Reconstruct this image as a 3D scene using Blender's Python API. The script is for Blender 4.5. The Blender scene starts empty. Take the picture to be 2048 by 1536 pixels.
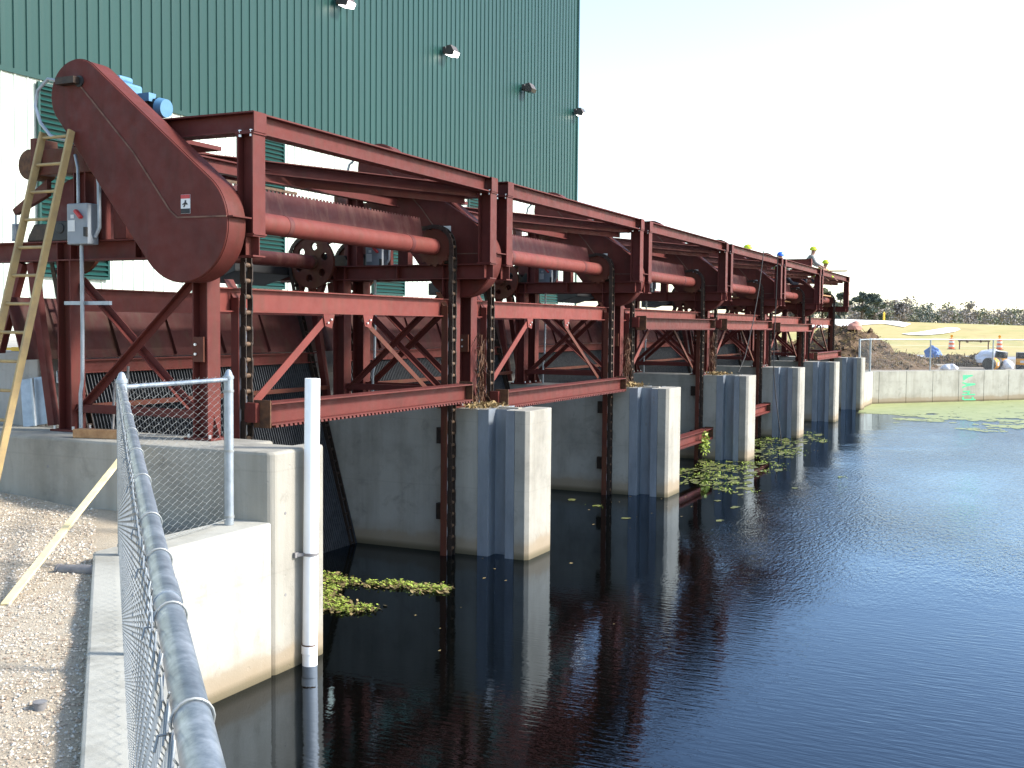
import bpy, bmesh, math, random
import numpy as np
from mathutils import Vector, Matrix
R_=math.radians
rnd=random.Random(7); nrng=np.random.default_rng(11)
S=bpy.context.scene
COL=S.collection
# ------------------------------------------------------------------ camera
CAM=Vector((6.581,-14.574,3.388)); YAW,PITCH,ROLL,FPX=0.43912,-0.05238,0.00865,2240.4
fw=Vector((-math.sin(YAW)*math.cos(PITCH),math.cos(YAW)*math.cos(PITCH),math.sin(PITCH)))
rt=Vector((math.cos(YAW),math.sin(YAW),0)); up=rt.cross(fw)
rt2=rt*math.cos(ROLL)+up*math.sin(ROLL); up2=up*math.cos(ROLL)-rt*math.sin(ROLL)
cd=bpy.data.cameras.new('camera'); cam=bpy.data.objects.new('camera',cd); COL.objects.link(cam)
cam.matrix_world=Matrix(((rt2.x,up2.x,-fw.x,CAM.x),(rt2.y,up2.y,-fw.y,CAM.y),(rt2.z,up2.z,-fw.z,CAM.z),(0,0,0,1)))
cd.sensor_width=36; cd.lens=FPX/2048*36; cd.clip_start=0.05; cd.clip_end=5000
S.camera=cam
# ------------------------------------------------------------------ sky, sun, exposure
SUN_EL,SUN_AZ=R_(34),R_(22)          # azimuth from +X towards +Y
w=bpy.data.worlds.new('World'); S.world=w; w.use_nodes=True
nt=w.node_tree; sky=nt.nodes.new('ShaderNodeTexSky'); sky.sky_type='NISHITA'; sky.sun_disc=False
sky.sun_elevation=SUN_EL; sky.sun_rotation=math.pi/2-SUN_AZ; sky.air_density=1.0; sky.dust_density=0.9; sky.ozone_density=1.2
bg=nt.nodes['Background']; nt.links.new(sky.outputs[0],bg.inputs[0]); bg.inputs[1].default_value=0.15
sd=bpy.data.lights.new('sun','SUN'); sd.energy=2.8; sd.angle=R_(10); sd.color=(1,.97,.92)
sun=bpy.data.objects.new('sun',sd); COL.objects.link(sun)
sdir=Vector((math.cos(SUN_EL)*math.cos(SUN_AZ),math.cos(SUN_EL)*math.sin(SUN_AZ),math.sin(SUN_EL)))
sun.rotation_euler=sdir.to_track_quat('Z','Y').to_euler(); sun.location=(30,20,40)
S.view_settings.view_transform='Standard'; S.view_settings.look='None'; S.view_settings.gamma=1
S.view_settings.use_curve_mapping=False
S.view_settings.exposure=1.6
S.render.engine='CYCLES'

# ------------------------------------------------------------------ helpers
def V(p): return Vector(p)
class MB:
    def __init__(s): s.v=[]; s.f=[]
    def add(s,vs,fs):
        o=len(s.v); s.v.extend([tuple(v) for v in vs]); s.f.extend([tuple(i+o for i in f) for f in fs])
    def hexa(s,c):   # 8 corners: bottom 4 ccw, top 4 ccw
        s.add(c,[(3,2,1,0),(4,5,6,7),(0,1,5,4),(1,2,6,5),(2,3,7,6),(3,0,4,7)])
    def box(s,lo,hi):
        x0,y0,z0=lo; x1,y1,z1=hi
        s.hexa([(x0,y0,z0),(x1,y0,z0),(x1,y1,z0),(x0,y1,z0),(x0,y0,z1),(x1,y0,z1),(x1,y1,z1),(x0,y1,z1)])
    def bar(s,p0,p1,w,h,up=(0,0,1),dw=0,dh=0):
        p0,p1=V(p0),V(p1); d=(p1-p0).normalized(); u=V(up); sd=d.cross(u)
        if sd.length<1e-5: sd=d.cross(V((0,1,0)))
        sd.normalize(); u=sd.cross(d).normalized()
        o=sd*dw+u*dh; a=sd*(w/2); b=u*(h/2)
        s.hexa([p0+o-a-b,p0+o+a-b,p1+o+a-b,p1+o-a-b,p0+o-a+b,p0+o+a+b,p1+o+a+b,p1+o-a+b])
    def ibeam(s,p0,p1,h,w,up=(0,0,1),tf=.016,tw=.012):
        s.bar(p0,p1,w,tf,up,0,h/2-tf/2); s.bar(p0,p1,w,tf,up,0,-h/2+tf/2); s.bar(p0,p1,tw,h-2*tf,up)
    def angle(s,p0,p1,w,up=(0,0,1),t=.01):
        s.bar(p0,p1,w,t,up,0,w/2-t/2); s.bar(p0,p1,t,w-t,up,-w/2+t/2,-t/2)
    def cyl(s,p0,p1,r0,r1=None,n=12,caps=True):
        if r1 is None: r1=r0
        p0,p1=V(p0),V(p1); d=(p1-p0).normalized()
        a=d.orthogonal().normalized(); b=d.cross(a)
        vs=[]
        for p,r in ((p0,r0),(p1,r1)):
            for i in range(n):
                t=2*math.pi*i/n; vs.append(p+a*(r*math.cos(t))+b*(r*math.sin(t)))
        fs=[(i,(i+1)%n,n+(i+1)%n,n+i) for i in range(n)]
        if caps: fs+=[tuple(range(n-1,-1,-1)),tuple(range(n,2*n))]
        s.add(vs,fs)
    def tube(s,pts,r,n=6,closed=False):
        pts=[V(p) for p in pts]; m=len(pts); vs=[]; prev=None
        for i,p in enumerate(pts):
            if closed: d=pts[(i+1)%m]-pts[i-1]
            else: d=pts[min(i+1,m-1)]-pts[max(i-1,0)]
            d.normalize()
            if prev is None: a=d.orthogonal().normalized()
            else:
                a=prev-d*prev.dot(d); a=a.normalized() if a.length>1e-6 else d.orthogonal().normalized()
            prev=a; b=d.cross(a); rr=r[i] if isinstance(r,(list,tuple)) else r
            for k in range(n):
                t=2*math.pi*k/n; vs.append(p+a*(rr*math.cos(t))+b*(rr*math.sin(t)))
        fs=[]
        for i in range(m if closed else m-1):
            j=(i+1)%m
            for k in range(n): fs.append((i*n+k,i*n+(k+1)%n,j*n+(k+1)%n,j*n+k))
        if not closed: fs+=[tuple(range(n-1,-1,-1)),tuple(range((m-1)*n,m*n))]
        s.add(vs,fs)
    def prism(s,poly,fn0,fn1):     # poly list of 2D (ccw), fn maps 2D->3D for both caps
        n=len(poly); vs=[fn0(p) for p in poly]+[fn1(p) for p in poly]
        fs=[tuple(range(n-1,-1,-1)),tuple(range(n,2*n))]+[(i,(i+1)%n,n+(i+1)%n,n+i) for i in range(n)]
        s.add(vs,fs)
    def xz(s,poly,y0,y1): s.prism(poly,lambda p:(p[0],y0,p[1]),lambda p:(p[0],y1,p[1]))
    def yz(s,poly,x0,x1): s.prism(poly,lambda p:(x0,p[0],p[1]),lambda p:(x1,p[0],p[1]))
    def xy(s,poly,z0,z1): s.prism(poly,lambda p:(p[0],p[1],z0),lambda p:(p[0],p[1],z1))
    def mesh(s,name,mat,smooth=False):
        me=bpy.data.meshes.new(name); me.from_pydata(s.v,[],s.f); me.update()
        if mat: me.materials.append(mat)
        bm=bmesh.new(); bm.from_mesh(me); bmesh.ops.recalc_face_normals(bm,faces=bm.faces); bm.to_mesh(me); bm.free()
        if smooth:
            me.polygons.foreach_set('use_smooth',[True]*len(me.polygons)); me.set_sharp_from_angle(angle=R_(38))
        return me
    def build(s,name,mat,parent=None,smooth=False,bevel=0):
        return link(name,s.mesh(name,mat,smooth),parent,bevel=bevel)
def link(name,me,parent=None,loc=None,bevel=0):
    o=bpy.data.objects.new(name,me); COL.objects.link(o)
    if loc is not None: o.location=loc
    if parent is not None:
        o.parent=parent
        if parent.get('_base'): o.matrix_parent_inverse=Matrix.Translation(-Vector(parent['_base']))
    if bevel:
        b=o.modifiers.new('bevel','BEVEL'); b.width=bevel; b.segments=2; b.limit_method='ANGLE'; b.angle_limit=R_(40)
    return o
def fast(name,verts,faces,mat,parent=None,smooth=False):
    me=bpy.data.meshes.new(name); me.from_pydata(np.asarray(verts).tolist(),[],np.asarray(faces).tolist() if not isinstance(faces,list) else faces)
    me.update(); me.materials.append(mat)
    if smooth: me.polygons.foreach_set('use_smooth',[True]*len(me.polygons))
    return link(name,me,parent)
def tag(o,label=None,cat=None,group=None,kind=None):
    if label: o['label']=label
    if cat: o['category']=cat
    if group: o['group']=group
    if kind: o['kind']=kind
    return o
def thing(name,base,label,cat,group=None):
    o=bpy.data.objects.new(name,None); COL.objects.link(o); o.location=base; o.empty_display_size=.2
    o['_base']=list(base); return tag(o,label,cat,group)
def one(mb,name,mat,label=None,cat=None,group=None,kind=None,smooth=False,bevel=0):
    return tag(mb.build(name,mat,None,smooth,bevel),label,cat,group,kind)
def circ(cx,cz,r,n,a0=0,a1=2*math.pi): return [(cx+r*math.cos(a0+(a1-a0)*i/n),cz+r*math.sin(a0+(a1-a0)*i/n)) for i in range(n)]
def hull_tear(c1,r1,c2,r2,n=20):
    pts=[(c1[0]+r1*math.cos(t),c1[1]+r1*math.sin(t)) for t in np.linspace(0,2*math.pi,2*n,endpoint=False)]
    pts+=[(c2[0]+r2*math.cos(t),c2[1]+r2*math.sin(t)) for t in np.linspace(0,2*math.pi,2*n,endpoint=False)]
    pts=sorted(set(pts)); 
    def half(ps):
        h=[]
        for p in ps:
            while len(h)>1 and (h[-1][0]-h[-2][0])*(p[1]-h[-2][1])-(h[-1][1]-h[-2][1])*(p[0]-h[-2][0])<=0: h.pop()
            h.append(p)
        return h
    a=half(pts); b=half(pts[::-1]); return a[:-1]+b[:-1]
# ------------------------------------------------------------------ materials
class N:
    def __init__(s,name):
        s.m=bpy.data.materials.new(name); s.m.use_nodes=True; s.t=s.m.node_tree
        s.b=s.t.nodes['Principled BSDF']; s.pos=s.t.nodes.new('ShaderNodeNewGeometry').outputs['Position']
    def n(s,typ,**kw):
        x=s.t.nodes.new(typ)
        for k,v in kw.items():
            if isinstance(k,str) and hasattr(x,k): setattr(x,k,v)
        return x
    def l(s,a,b): s.t.links.new(a,b)
    def scaled(s,sc):
        m=s.n('ShaderNodeMapping'); m.inputs['Scale'].default_value=sc if hasattr(sc,'__len__') else (sc,)*3
        s.l(s.pos,m.inputs['Vector']); return m.outputs[0]
    def noise(s,scale,detail=4,rough=.6,sc=None,dist=0):
        x=s.n('ShaderNodeTexNoise'); x.inputs['Scale'].default_value=scale; x.inputs['Detail'].default_value=detail
        x.inputs['Roughness'].default_value=rough; x.inputs['Distortion'].default_value=dist
        s.l(s.scaled(sc) if sc else s.pos,x.inputs['Vector']); return x.outputs['Fac']
    def ramp(s,fac,stops):
        r=s.n('ShaderNodeValToRGB'); e=r.color_ramp.elements
        while len(e)<len(stops): e.new(.5)
        for i,(p,c) in enumerate(stops):
            e[i].position=p; e[i].color=(c[0],c[1],c[2],1) if hasattr(c,'__len__') else (c,c,c,1)
        s.l(fac,r.inputs[0]); return r.outputs[0]
    def mix(s,fac,a,b,mode='MIX'):
        x=s.n('ShaderNodeMix'); x.data_type='RGBA'; x.blend_type=mode
        for v,i in ((fac,0),(a,6),(b,7)):
            if hasattr(v,'is_linked'): s.l(v,x.inputs[i])
            elif i==0: x.inputs[0].default_value=v
            else: x.inputs[i].default_value=(v[0],v[1],v[2],1)
        return x.outputs[2]
    def math(s,op,a,b=0,c=0):
        x=s.n('ShaderNodeMath'); x.operation=op
        for i,v in enumerate((a,b,c)):
            if hasattr(v,'is_linked'): s.l(v,x.inputs[i])
            else: x.inputs[i].default_value=v
        return x.outputs[0]
    def sep(s):
        x=s.n('ShaderNodeSeparateXYZ'); s.l(s.pos,x.inputs[0]); return x.outputs
    def bump(s,h,strength=.3,dist=.02,prev=None):
        x=s.n('ShaderNodeBump'); x.inputs['Strength'].default_value=strength; x.inputs['Distance'].default_value=dist
        s.l(h,x.inputs['Height'])
        if prev is not None: s.l(prev,x.inputs['Normal'])
        s.l(x.outputs[0],s.b.inputs['Normal']); return x.outputs[0]
    def col(s,c):
        if hasattr(c,'is_linked'): s.l(c,s.b.inputs['Base Color'])
        else: s.b.inputs['Base Color'].default_value=(c[0],c[1],c[2],1)
    def set(s,rough=.6,metal=0,spec=.5,ior=None):
        s.b.inputs['Roughness'].default_value=rough; s.b.inputs['Metallic'].default_value=metal
        s.b.inputs['Specular IOR Level'].default_value=spec
        if ior: s.b.inputs['IOR'].default_value=ior
        return s.m
def simple(name,c,c2=None,scale=6,rough=.6,metal=0,bump=0,bscale=60,spec=.4):
    n=N(name); c2=c2 or tuple(x*.75 for x in c)
    n.col(n.ramp(n.noise(scale,5),[(.3,c2),(.68,c)]))
    if bump: n.bump(n.noise(bscale,3),bump,.01)
    return n.set(rough,metal,spec)
M={}
def red(name,a,b,c,rust=.66):
    n=N(name)
    base=n.ramp(n.noise(2.3,6,.65),[(.28,b),(.52,a),(.75,tuple(x*1.12 for x in a))])
    streak=n.ramp(n.noise(5,5,.7,sc=(1,1,.18)),[(.5,(0,0,0)),(rust,(.6,.6,.6)),(.8,(1,1,1))])
    base=n.mix(1.0,base,n.ramp(n.noise(.23,2,.5,sc=(.3,1,.5)),[(.3,(.80,.76,.74)),(.7,(1.06,1.05,1.08))]),'MULTIPLY')
    n.col(n.mix(streak,base,c)); n.bump(n.noise(90,3),.12,.006)
    n.l(n.ramp(n.noise(9,4),[(.3,.45),(.7,.7)]),n.b.inputs['Roughness'])
    n.set(.6,0,.2); n.l(n.ramp(n.noise(9,4),[(.3,.5),(.7,.75)]),n.b.inputs['Roughness']); return n.m
M['red']=red('red_oxide_paint',(.108,.024,.0185),(.08,.0175,.0135),(.075,.026,.017))
M['red_guard']=red('red_guard_paint',(.100,.022,.016),(.078,.017,.0125),(.055,.018,.011),.68)
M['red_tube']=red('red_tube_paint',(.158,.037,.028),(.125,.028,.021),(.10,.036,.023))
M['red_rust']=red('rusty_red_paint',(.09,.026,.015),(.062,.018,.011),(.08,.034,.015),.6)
M['purple_red']=red('dull_red_paint',(.10,.027,.024),(.072,.019,.017),(.13,.055,.042),.6)
M['red_dark']=red('grimy_dark_red_paint',(.075,.02,.016),(.05,.014,.011),(.06,.03,.018),.6)
M['rust']=simple('rusted_steel',(.14,.065,.03),(.05,.026,.016),14,.75,.3,.4,80)
M['seam']=simple('scuffed_seam',(.17,.09,.06),(.07,.03,.02),7,.8)
M['chain']=simple('dark_chain_steel',(.05,.032,.022),(.022,.017,.014),18,.55,.5,.3,90)
M['roller']=simple('rusty_rollers',(.13,.075,.04),(.05,.03,.018),22,.6,.3,.3,90)
M['wear']=simple('pale_wear_strip',(.62,.6,.58),(.42,.38,.36),8,.5)
M['black_bar']=simple('dark_rack_bars',(.055,.06,.066),(.028,.03,.034),10,.6,.2)
M['black']=simple('black_rubber',(.018,.018,.018),(.01,.01,.01),8,.6)
M['galv']=simple('galvanised_steel',(.34,.37,.40),(.24,.27,.29),9,.45,.5,.1,40)
M['galv_wire']=simple('galvanised_wire',(.30,.31,.30),(.20,.21,.20),20,.5,.3)
M['bolt']=simple('zinc_bolts',(.7,.7,.68),(.5,.5,.5),30,.35,.7)
M['white_pvc']=simple('white_plastic',(.86,.86,.85),(.76,.76,.74),3,.4)
M['grey_box']=simple('grey_enamel',(.24,.26,.28),(.19,.21,.23),5,.5)
M['red_handle']=simple('red_plastic',(.45,.03,.03),None,8,.45)
M['white_label']=simple('white_sticker',(.6,.6,.58),(.5,.5,.49),8,.5)
M['blue']=simple('blue_enamel',(.09,.22,.34),(.065,.17,.28),5,.5)
M['ladder']=simple('yellow_fibreglass',(.36,.255,.105),(.24,.17,.085),7,.6,0,.15,60)
M['wood']=simple('sawn_timber',(.42,.24,.11),(.26,.13,.055),11,.8,0,.25,40)
M['pale_wood']=simple('pale_pine_lath',(.80,.66,.36),(.62,.48,.24),6,.75,0,.15,50)
M['yellow']=simple('yellow_paint',(.75,.48,.04),(.6,.36,.03),6,.5)
M['pipe_grey']=simple('grey_pipe',(.22,.21,.20),(.14,.13,.13),12,.7,0,.2)
M['lamp_body']=simple('lamp_housing',(.11,.09,.08),(.07,.06,.055),8,.5,.3)
n=N('lamp_lens_lit'); n.col((.9,.9,.88)); n.b.inputs['Emission Color'].default_value=(1,.97,.9,1); n.b.inputs['Emission Strength'].default_value=3.0; M['lens_lit']=n.set(.3)
M['lens_off']=simple('lamp_lens_dark',(.03,.03,.03),None,8,.2)
# painted corrugated siding
def siding(name,a,b,rough=.42):
    n=N(name); big=n.noise(.35,3,.5,sc=(1,1,.25)); fine=n.noise(5,4,.6,sc=(1,1,.08))
    c=n.mix(n.ramp(big,[(.35,0),(.65,1)]),a,b); c=n.mix(n.math('MULTIPLY',fine,.28),c,tuple(x*.7 for x in a))
    n.col(c); return n.set(rough,0,.25)
M['green']=siding('green_siding',(.0058,.040,.033),(.0072,.045,.037))
M['green_louvre']=siding('green_louvre_paint',(.008,.050,.042),(.007,.045,.038))
M['cream']=siding('cream_siding',(.58,.62,.53),(.53,.58,.49))
# concrete
def concrete(name,a,b,stain=True,form=True):
    n=N(name)
    c=n.ramp(n.noise(1.1,7,.66),[(.28,b),(.5,a),(.74,tuple(min(1,x*1.13) for x in a))])
    blot=n.ramp(n.noise(2.6,6,.7,dist=.6),[(.56,0),(.74,.55)]); c=n.mix(blot,c,tuple(x*.62 for x in b))
    st=n.ramp(n.noise(3.5,5,.65,sc=(1,1,.09)),[(.48,0),(.75,.5)]); c=n.mix(st,c,(b[0]*.8,b[1]*.78,b[2]*.72))
    if stain:
        z=n.sep()[2]; e=n.math('ADD',z,n.math('MULTIPLY',n.noise(1.7,5,.6),-.35))
        ln=n.math('SUBTRACT',1.0,n.math('MINIMUM',1.0,n.math('MULTIPLY',n.math('ABSOLUTE',n.math('SUBTRACT',n.math('MODULO',n.math('ADD',z,2.44),.98),.49)),70.0)))
        c=n.mix(n.math('MULTIPLY',ln,.14),c,tuple(q*.55 for q in b))
        f=n.ramp(n.math('ADD',n.math('MULTIPLY',e,1.2),.3),[(.12,1),(.34,.75),(.42,.25),(.62,0)])
        c=n.mix(f,c,(.235,.18,.115))
        g=n.ramp(n.math('ADD',z,.0),[(.0,1),(.05,.75),(.11,0)]); c=n.mix(n.math('MULTIPLY',g,.8),c,(.07,.06,.03))
    n.col(c)
    h=n.math('ADD',n.noise(40,6,.7),n.math('MULTIPLY',n.ramp(n.noise(14,2,.5),[(.22,0),(.3,1)]),1.5))
    n.bump(h,.25,.012); return n.set(.88,0,.25)
M['conc']=concrete('pier_concrete',(.295,.275,.23),(.20,.186,.155))
M['conc_wall']=concrete('retaining_wall_concrete',(.355,.34,.29),(.245,.233,.195))
M['conc_deck']=concrete('deck_concrete',(.33,.31,.28),(.22,.21,.19),False)
# slot steel
n=N('slot_steel'); c=n.ramp(n.noise(2.2,6,.7,sc=(1,1,.3)),[(.3,(.165,.185,.205)),(.6,(.25,.275,.30)),(.8,(.37,.395,.42))])
rs=n.ramp(n.noise(6,5,.7,sc=(1,1,.3)),[(.63,0),(.78,.7)]); n.col(n.mix(rs,c,(.16,.11,.07))); n.bump(n.noise(30,3),.1,.01); M['slot']=n.set(.45,.35,.5)
# weathered galvanised rail
n=N('rail_galvanised'); st=n.noise(26,5,.75,sc=(1,1,1),dist=.3)
n.col(n.ramp(n.noise(11,6,.75),[(.3,(.13,.155,.18)),(.5,(.25,.285,.315)),(.72,(.50,.53,.56))])); n.bump(st,.12,.004); M['rail']=n.set(.36,.6,.5)
# water
n=N('pond_water'); x,y,z=n.sep()
def sm(v,a,b): 
    r=n.n('ShaderNodeMapRange'); r.interpolation_type='SMOOTHSTEP'; n.l(v,r.inputs[0]); r.inputs[1].default_value=a; r.inputs[2].default_value=b; return r.outputs[0]
warp=n.math('MULTIPLY',n.noise(.35,3,.6),3.0)
patch=n.math('ADD',n.math('MULTIPLY',n.ramp(n.noise(.22,3,.55,sc=(1,.6,1)),[(.35,0),(.65,1)]),.75),.4)
m1=n.math('MULTIPLY',sm(n.math('ADD',x,warp),2.6,5.0),patch); m2=sm(n.math('ADD',y,n.math('MULTIPLY',warp,1.5)),1,8)
mask=n.math('ADD',n.math('MULTIPLY',n.math('MULTIPLY',m1,m2),1.7),.012)
chop=n.noise(6.5,3,.6,sc=(2.2,.75,1)); chop2=n.noise(15,2,.55,sc=(1.7,.6,1))
swell=n.noise(2.2,2,.5,sc=(1.6,.9,1))
hgt=n.math('ADD',n.math('MULTIPLY',n.math('ADD',chop,n.math('MULTIPLY',chop2,.55)),n.math('ADD',mask,.004)),n.math('MULTIPLY',swell,.022))
near=n.math('MULTIPLY',sm(n.math('ADD',x,warp),2.0,4.8),n.math('SUBTRACT',1.0,m2))
fine=n.math('MULTIPLY',n.noise(7,3,.5,sc=(.55,2.4,1)),n.math('ADD',n.math('MULTIPLY',n.math('MULTIPLY',near,patch),.16),.012))
n.bump(n.math('ADD',hgt,fine),.5,.045)
nrm=n.b.inputs['Normal'].links[0].from_socket
fr=n.n('ShaderNodeFresnel'); fr.inputs['IOR'].default_value=1.37; n.l(nrm,fr.inputs['Normal'])
gl=n.n('ShaderNodeBsdfGlossy'); gl.inputs['Color'].default_value=(.72,.84,1,1); gl.inputs['Roughness'].default_value=.012; n.l(nrm,gl.inputs['Normal'])
df=n.n('ShaderNodeBsdfDiffuse'); df.inputs['Color'].default_value=(.0012,.0014,.0011,1)
mx=n.n('ShaderNodeMixShader'); n.l(fr.outputs[0],mx.inputs[0]); n.l(df.outputs[0],mx.inputs[1]); n.l(gl.outputs[0],mx.inputs[2])
n.l(mx.outputs[0],n.t.nodes['Material Output'].inputs['Surface']); n.t.nodes.remove(n.b); M['water']=n.m
# ground
n=N('land_ground'); x,y,z=n.sep()
sand=n.ramp(n.noise(.9,8,.7),[(.3,(.17,.14,.10)),(.5,(.27,.225,.17)),(.7,(.38,.33,.26))])
grass=n.ramp(n.noise(.12,7,.65,sc=(1,.35,1)),[(.3,(.31,.255,.11)),(.45,(.44,.34,.15)),(.58,(.34,.30,.115)),(.75,(.52,.43,.24))])
gm=n.math('ADD',y,n.math('MULTIPLY',n.noise(.25,4,.6),14)); r=n.n('ShaderNodeMapRange'); n.l(gm,r.inputs[0]); r.inputs[1].default_value=84; r.inputs[2].default_value=90
n.col(n.mix(r.outputs[0],sand,grass)); n.bump(n.noise(6,6,.7),.5,.05); M['ground']=n.set(.95,0,.1)
n=N('gravel_ground'); c=n.ramp(n.noise(55,4,.75),[(.25,(.37,.305,.22)),(.45,(.46,.39,.29)),(.6,(.53,.455,.345)),(.8,(.61,.54,.43))])
d=n.ramp(n.noise(.7,5,.6),[(.35,(.82,.78,.74)),(.65,(1,1,1))]); n.col(n.mix(1.0,c,d,'MULTIPLY')); n.bump(n.noise(60,4,.7),.9,.02); M['gravel']=n.set(.95,0,.15)
n=N('gravel_stone'); oi=n.n('ShaderNodeTexWhiteNoise'); oi.noise_dimensions='3D'
sn=n.n('ShaderNodeVectorMath'); sn.operation='SNAP'; n.l(n.pos,sn.inputs[0]); sn.inputs[1].default_value=(.035,.035,.5); n.l(sn.outputs[0],oi.inputs['Vector'])
n.col(n.ramp(oi.outputs['Value'],[(0,(.27,.205,.15)),(.3,(.43,.355,.265)),(.55,(.53,.44,.335)),(.75,(.60,.52,.41)),(.92,(.41,.38,.33)),(1,(.68,.63,.54))])); M['stone']=n.set(.9,0,.2)
M['asphalt']=simple('asphalt',(.30,.31,.33),(.24,.25,.27),2,.9)
M['white_sand']=simple('white_sand',(.82,.78,.70),(.72,.67,.58),.4,.95)
M['dirt']=simple('dark_debris_soil',(.135,.082,.042),(.055,.032,.018),2.2,.95,0,.8,14)
M['debris']=simple('dead_reeds',(.34,.24,.10),(.13,.08,.035),5,.9)
M['rock_pink']=simple('pinkish_rock',(.55,.27,.20),(.42,.18,.13),4,.8)
M['orange']=simple('orange_plastic',(.80,.34,.015),(.68,.27,.012),4,.5)
M['traffic']=simple('traffic_orange',(.85,.13,.03),None,4,.5)
M['blue_tarp']=simple('blue_tarp',(.10,.20,.42),(.05,.10,.26),4,.6)
M['white_bag']=simple('white_sacks',(.80,.80,.82),(.60,.58,.62),4,.7)
M['spray']=simple('green_spray_paint',(.05,.45,.18),(.09,.52,.25),9,.7)
def leafmat(name,a,b,sc=3,tr=.25):
    n=N(name); n.col(n.ramp(n.noise(sc,4,.7),[(.3,b),(.7,a)])); n.b.inputs['Transmission Weight'].default_value=0
    n.b.inputs['Subsurface Weight'].default_value=0; return n.set(.6,0,.3)
M['leaf_weed']=leafmat('water_weed_leaf',(.36,.42,.06),(.12,.17,.03),16)
M['weed_brown']=leafmat('brown_weed',(.26,.19,.08),(.13,.10,.04),9)
M['algae']=leafmat('algae_mat',(.145,.145,.045),(.055,.065,.02),4)
M['duck']=leafmat('duckweed_mat',(.31,.32,.14),(.21,.235,.085),1.6)
M['tree_a']=leafmat('hazed_evergreen_leaf',(.115,.135,.105),(.075,.095,.072),.5)  # all three tree tones lightened: distance haze put into the colour
M['tree_b']=leafmat('hazed_olive_leaf',(.17,.18,.10),(.11,.125,.075),.5)
M['tree_c']=leafmat('hazed_brown_twigs',(.26,.225,.19),(.19,.165,.145),.5)
M['bark']=simple('bark',(.15,.115,.09),(.08,.06,.05),3,.9)
M['skin']=simple('skin',(.42,.23,.16),None,6,.6)
M['vest']=simple('lime_vest',(.52,.80,.04),(.42,.68,.03),6,.6)
M['hat_y']=simple('yellow_hard_hat',(.70,.78,.04),(.62,.70,.03),5,.35)
M['hat_b']=simple('blue_hard_hat',(.03,.14,.62),(.025,.11,.5),5,.35)
M['cloth_dark']=simple('dark_work_clothes',(.03,.035,.05),(.018,.02,.03),6,.8)
M['cloth_grey']=simple('grey_work_shirt',(.30,.30,.27),(.22,.22,.20),6,.8)
M['rope']=simple('dark_rope',(.03,.028,.026),None,9,.8)

# ------------------------------------------------------------------ layout constants
PC=[-5.5,.45,7.15,13.85,20.55,27.25,33.95]      # pier centre lines along Y
HT=2.16; PT=.445                                 # pier top, half thickness
BACK=-4.45
def hz(x,y):                                     # far terrain height
    cr=5.6-1.4*min(1,max(0,(x+45)/50)); s=min(1,max(0,(y-120)/130)); s=s*s*(3-2*s)
    h=1.35+(cr-1.35)*s
    if y>262: h-=min(3,(y-262)*.12)
    return h
# ------------------------------------------------------------------ setting
mb=MB(); mb.add([(-6,-60,0),(60,-60,0),(60,80,0),(-6,80,0)],[(0,1,2,3)])
one(mb,'water',M['water'],kind='structure')
# ground sheet with the pond left open
bm=bmesh.new()
pond=[(-6.5,-6.3),(-.2,-6.3),(-.2,-7.7),(6.7,-14.6),(14,-22),(45,-22),(50,20),(45,60),(18.2,60),(-.3,37.8),(-.3,34.2),(-6.5,34.2)]
outer=[(-3000,-1500),(3000,-1500),(3000,130),(-3000,130)]
ed=[]
for lp in (pond,outer):
    vs=[bm.verts.new((p[0],p[1],1.34)) for p in lp]
    for i in range(len(vs)): ed.append(bm.edges.new((vs[i],vs[(i+1)%len(vs)])))
bmesh.ops.triangle_fill(bm,use_beauty=True,edges=ed)
for f in bm.faces:
    if f.normal.z<0: f.normal_flip()
# far terrain with levee (joined to the same sheet)
xs=[-3000,-1200,-500,-250,-150]+list(np.arange(-110,61,6))+[90,150,300,700,3000]; ys=[130]+list(np.arange(136,300,6))+[340,420,700,1500,4000]
grid=[[bm.verts.new((x,y,hz(x,y)-(0.01 if y<=130 else 0))) for x in xs] for y in ys]
for j in range(len(ys)-1):
    for i in range(len(xs)-1): bm.faces.new((grid[j][i],grid[j][i+1],grid[j+1][i+1],grid[j+1][i])).smooth=True
me=bpy.data.meshes.new('ground'); bm.to_mesh(me); bm.free(); me.materials.append(M['ground']); tag(link('ground',me),kind='structure')
# white sand on the levee, draped a little above the ground
def drape(name,poly,mat,off=.04,step=2.0):
    bm=bmesh.new(); vs=[bm.verts.new((p[0],p[1],0)) for p in poly]; f=bm.faces.new(vs)
    bmesh.ops.triangulate(bm,faces=bm.faces)
    for _ in range(4): bmesh.ops.subdivide_edges(bm,edges=[e for e in bm.edges if e.calc_length()>step*1.5],cuts=1,use_grid_fill=True)
    bmesh.ops.triangulate(bm,faces=bm.faces)
    for v in bm.verts: v.co.z=hz(v.co.x,v.co.y)+off
    for f in bm.faces:
        if f.normal.z<0: f.normal_flip()
    me=bpy.data.meshes.new(name); bm.to_mesh(me); bm.free(); me.materials.append(mat); return tag(link(name,me),kind='structure')
drape('sand_bank',[(-60,256),(-29,256),(-23,248),(-16,216),(-15.4,198),(-21,214),(-27,188),(-60,186)],M['white_sand'],.12)
drape('sandy_path',[(-13,171),(-11.5,167.5),(-9.3,167),(-7.2,174),(-6.0,183),(-5.7,193),(-6.6,201),(-8.6,200),(-9.8,190),(-11.2,178)],M['white_sand'],.12)
mb=MB(); mb.add([(-60,70,1.345),(30,70,1.345),(30,77,1.345),(-60,77,1.345)],[(0,1,2,3)]); one(mb,'road',M['asphalt'],kind='structure')
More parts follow.
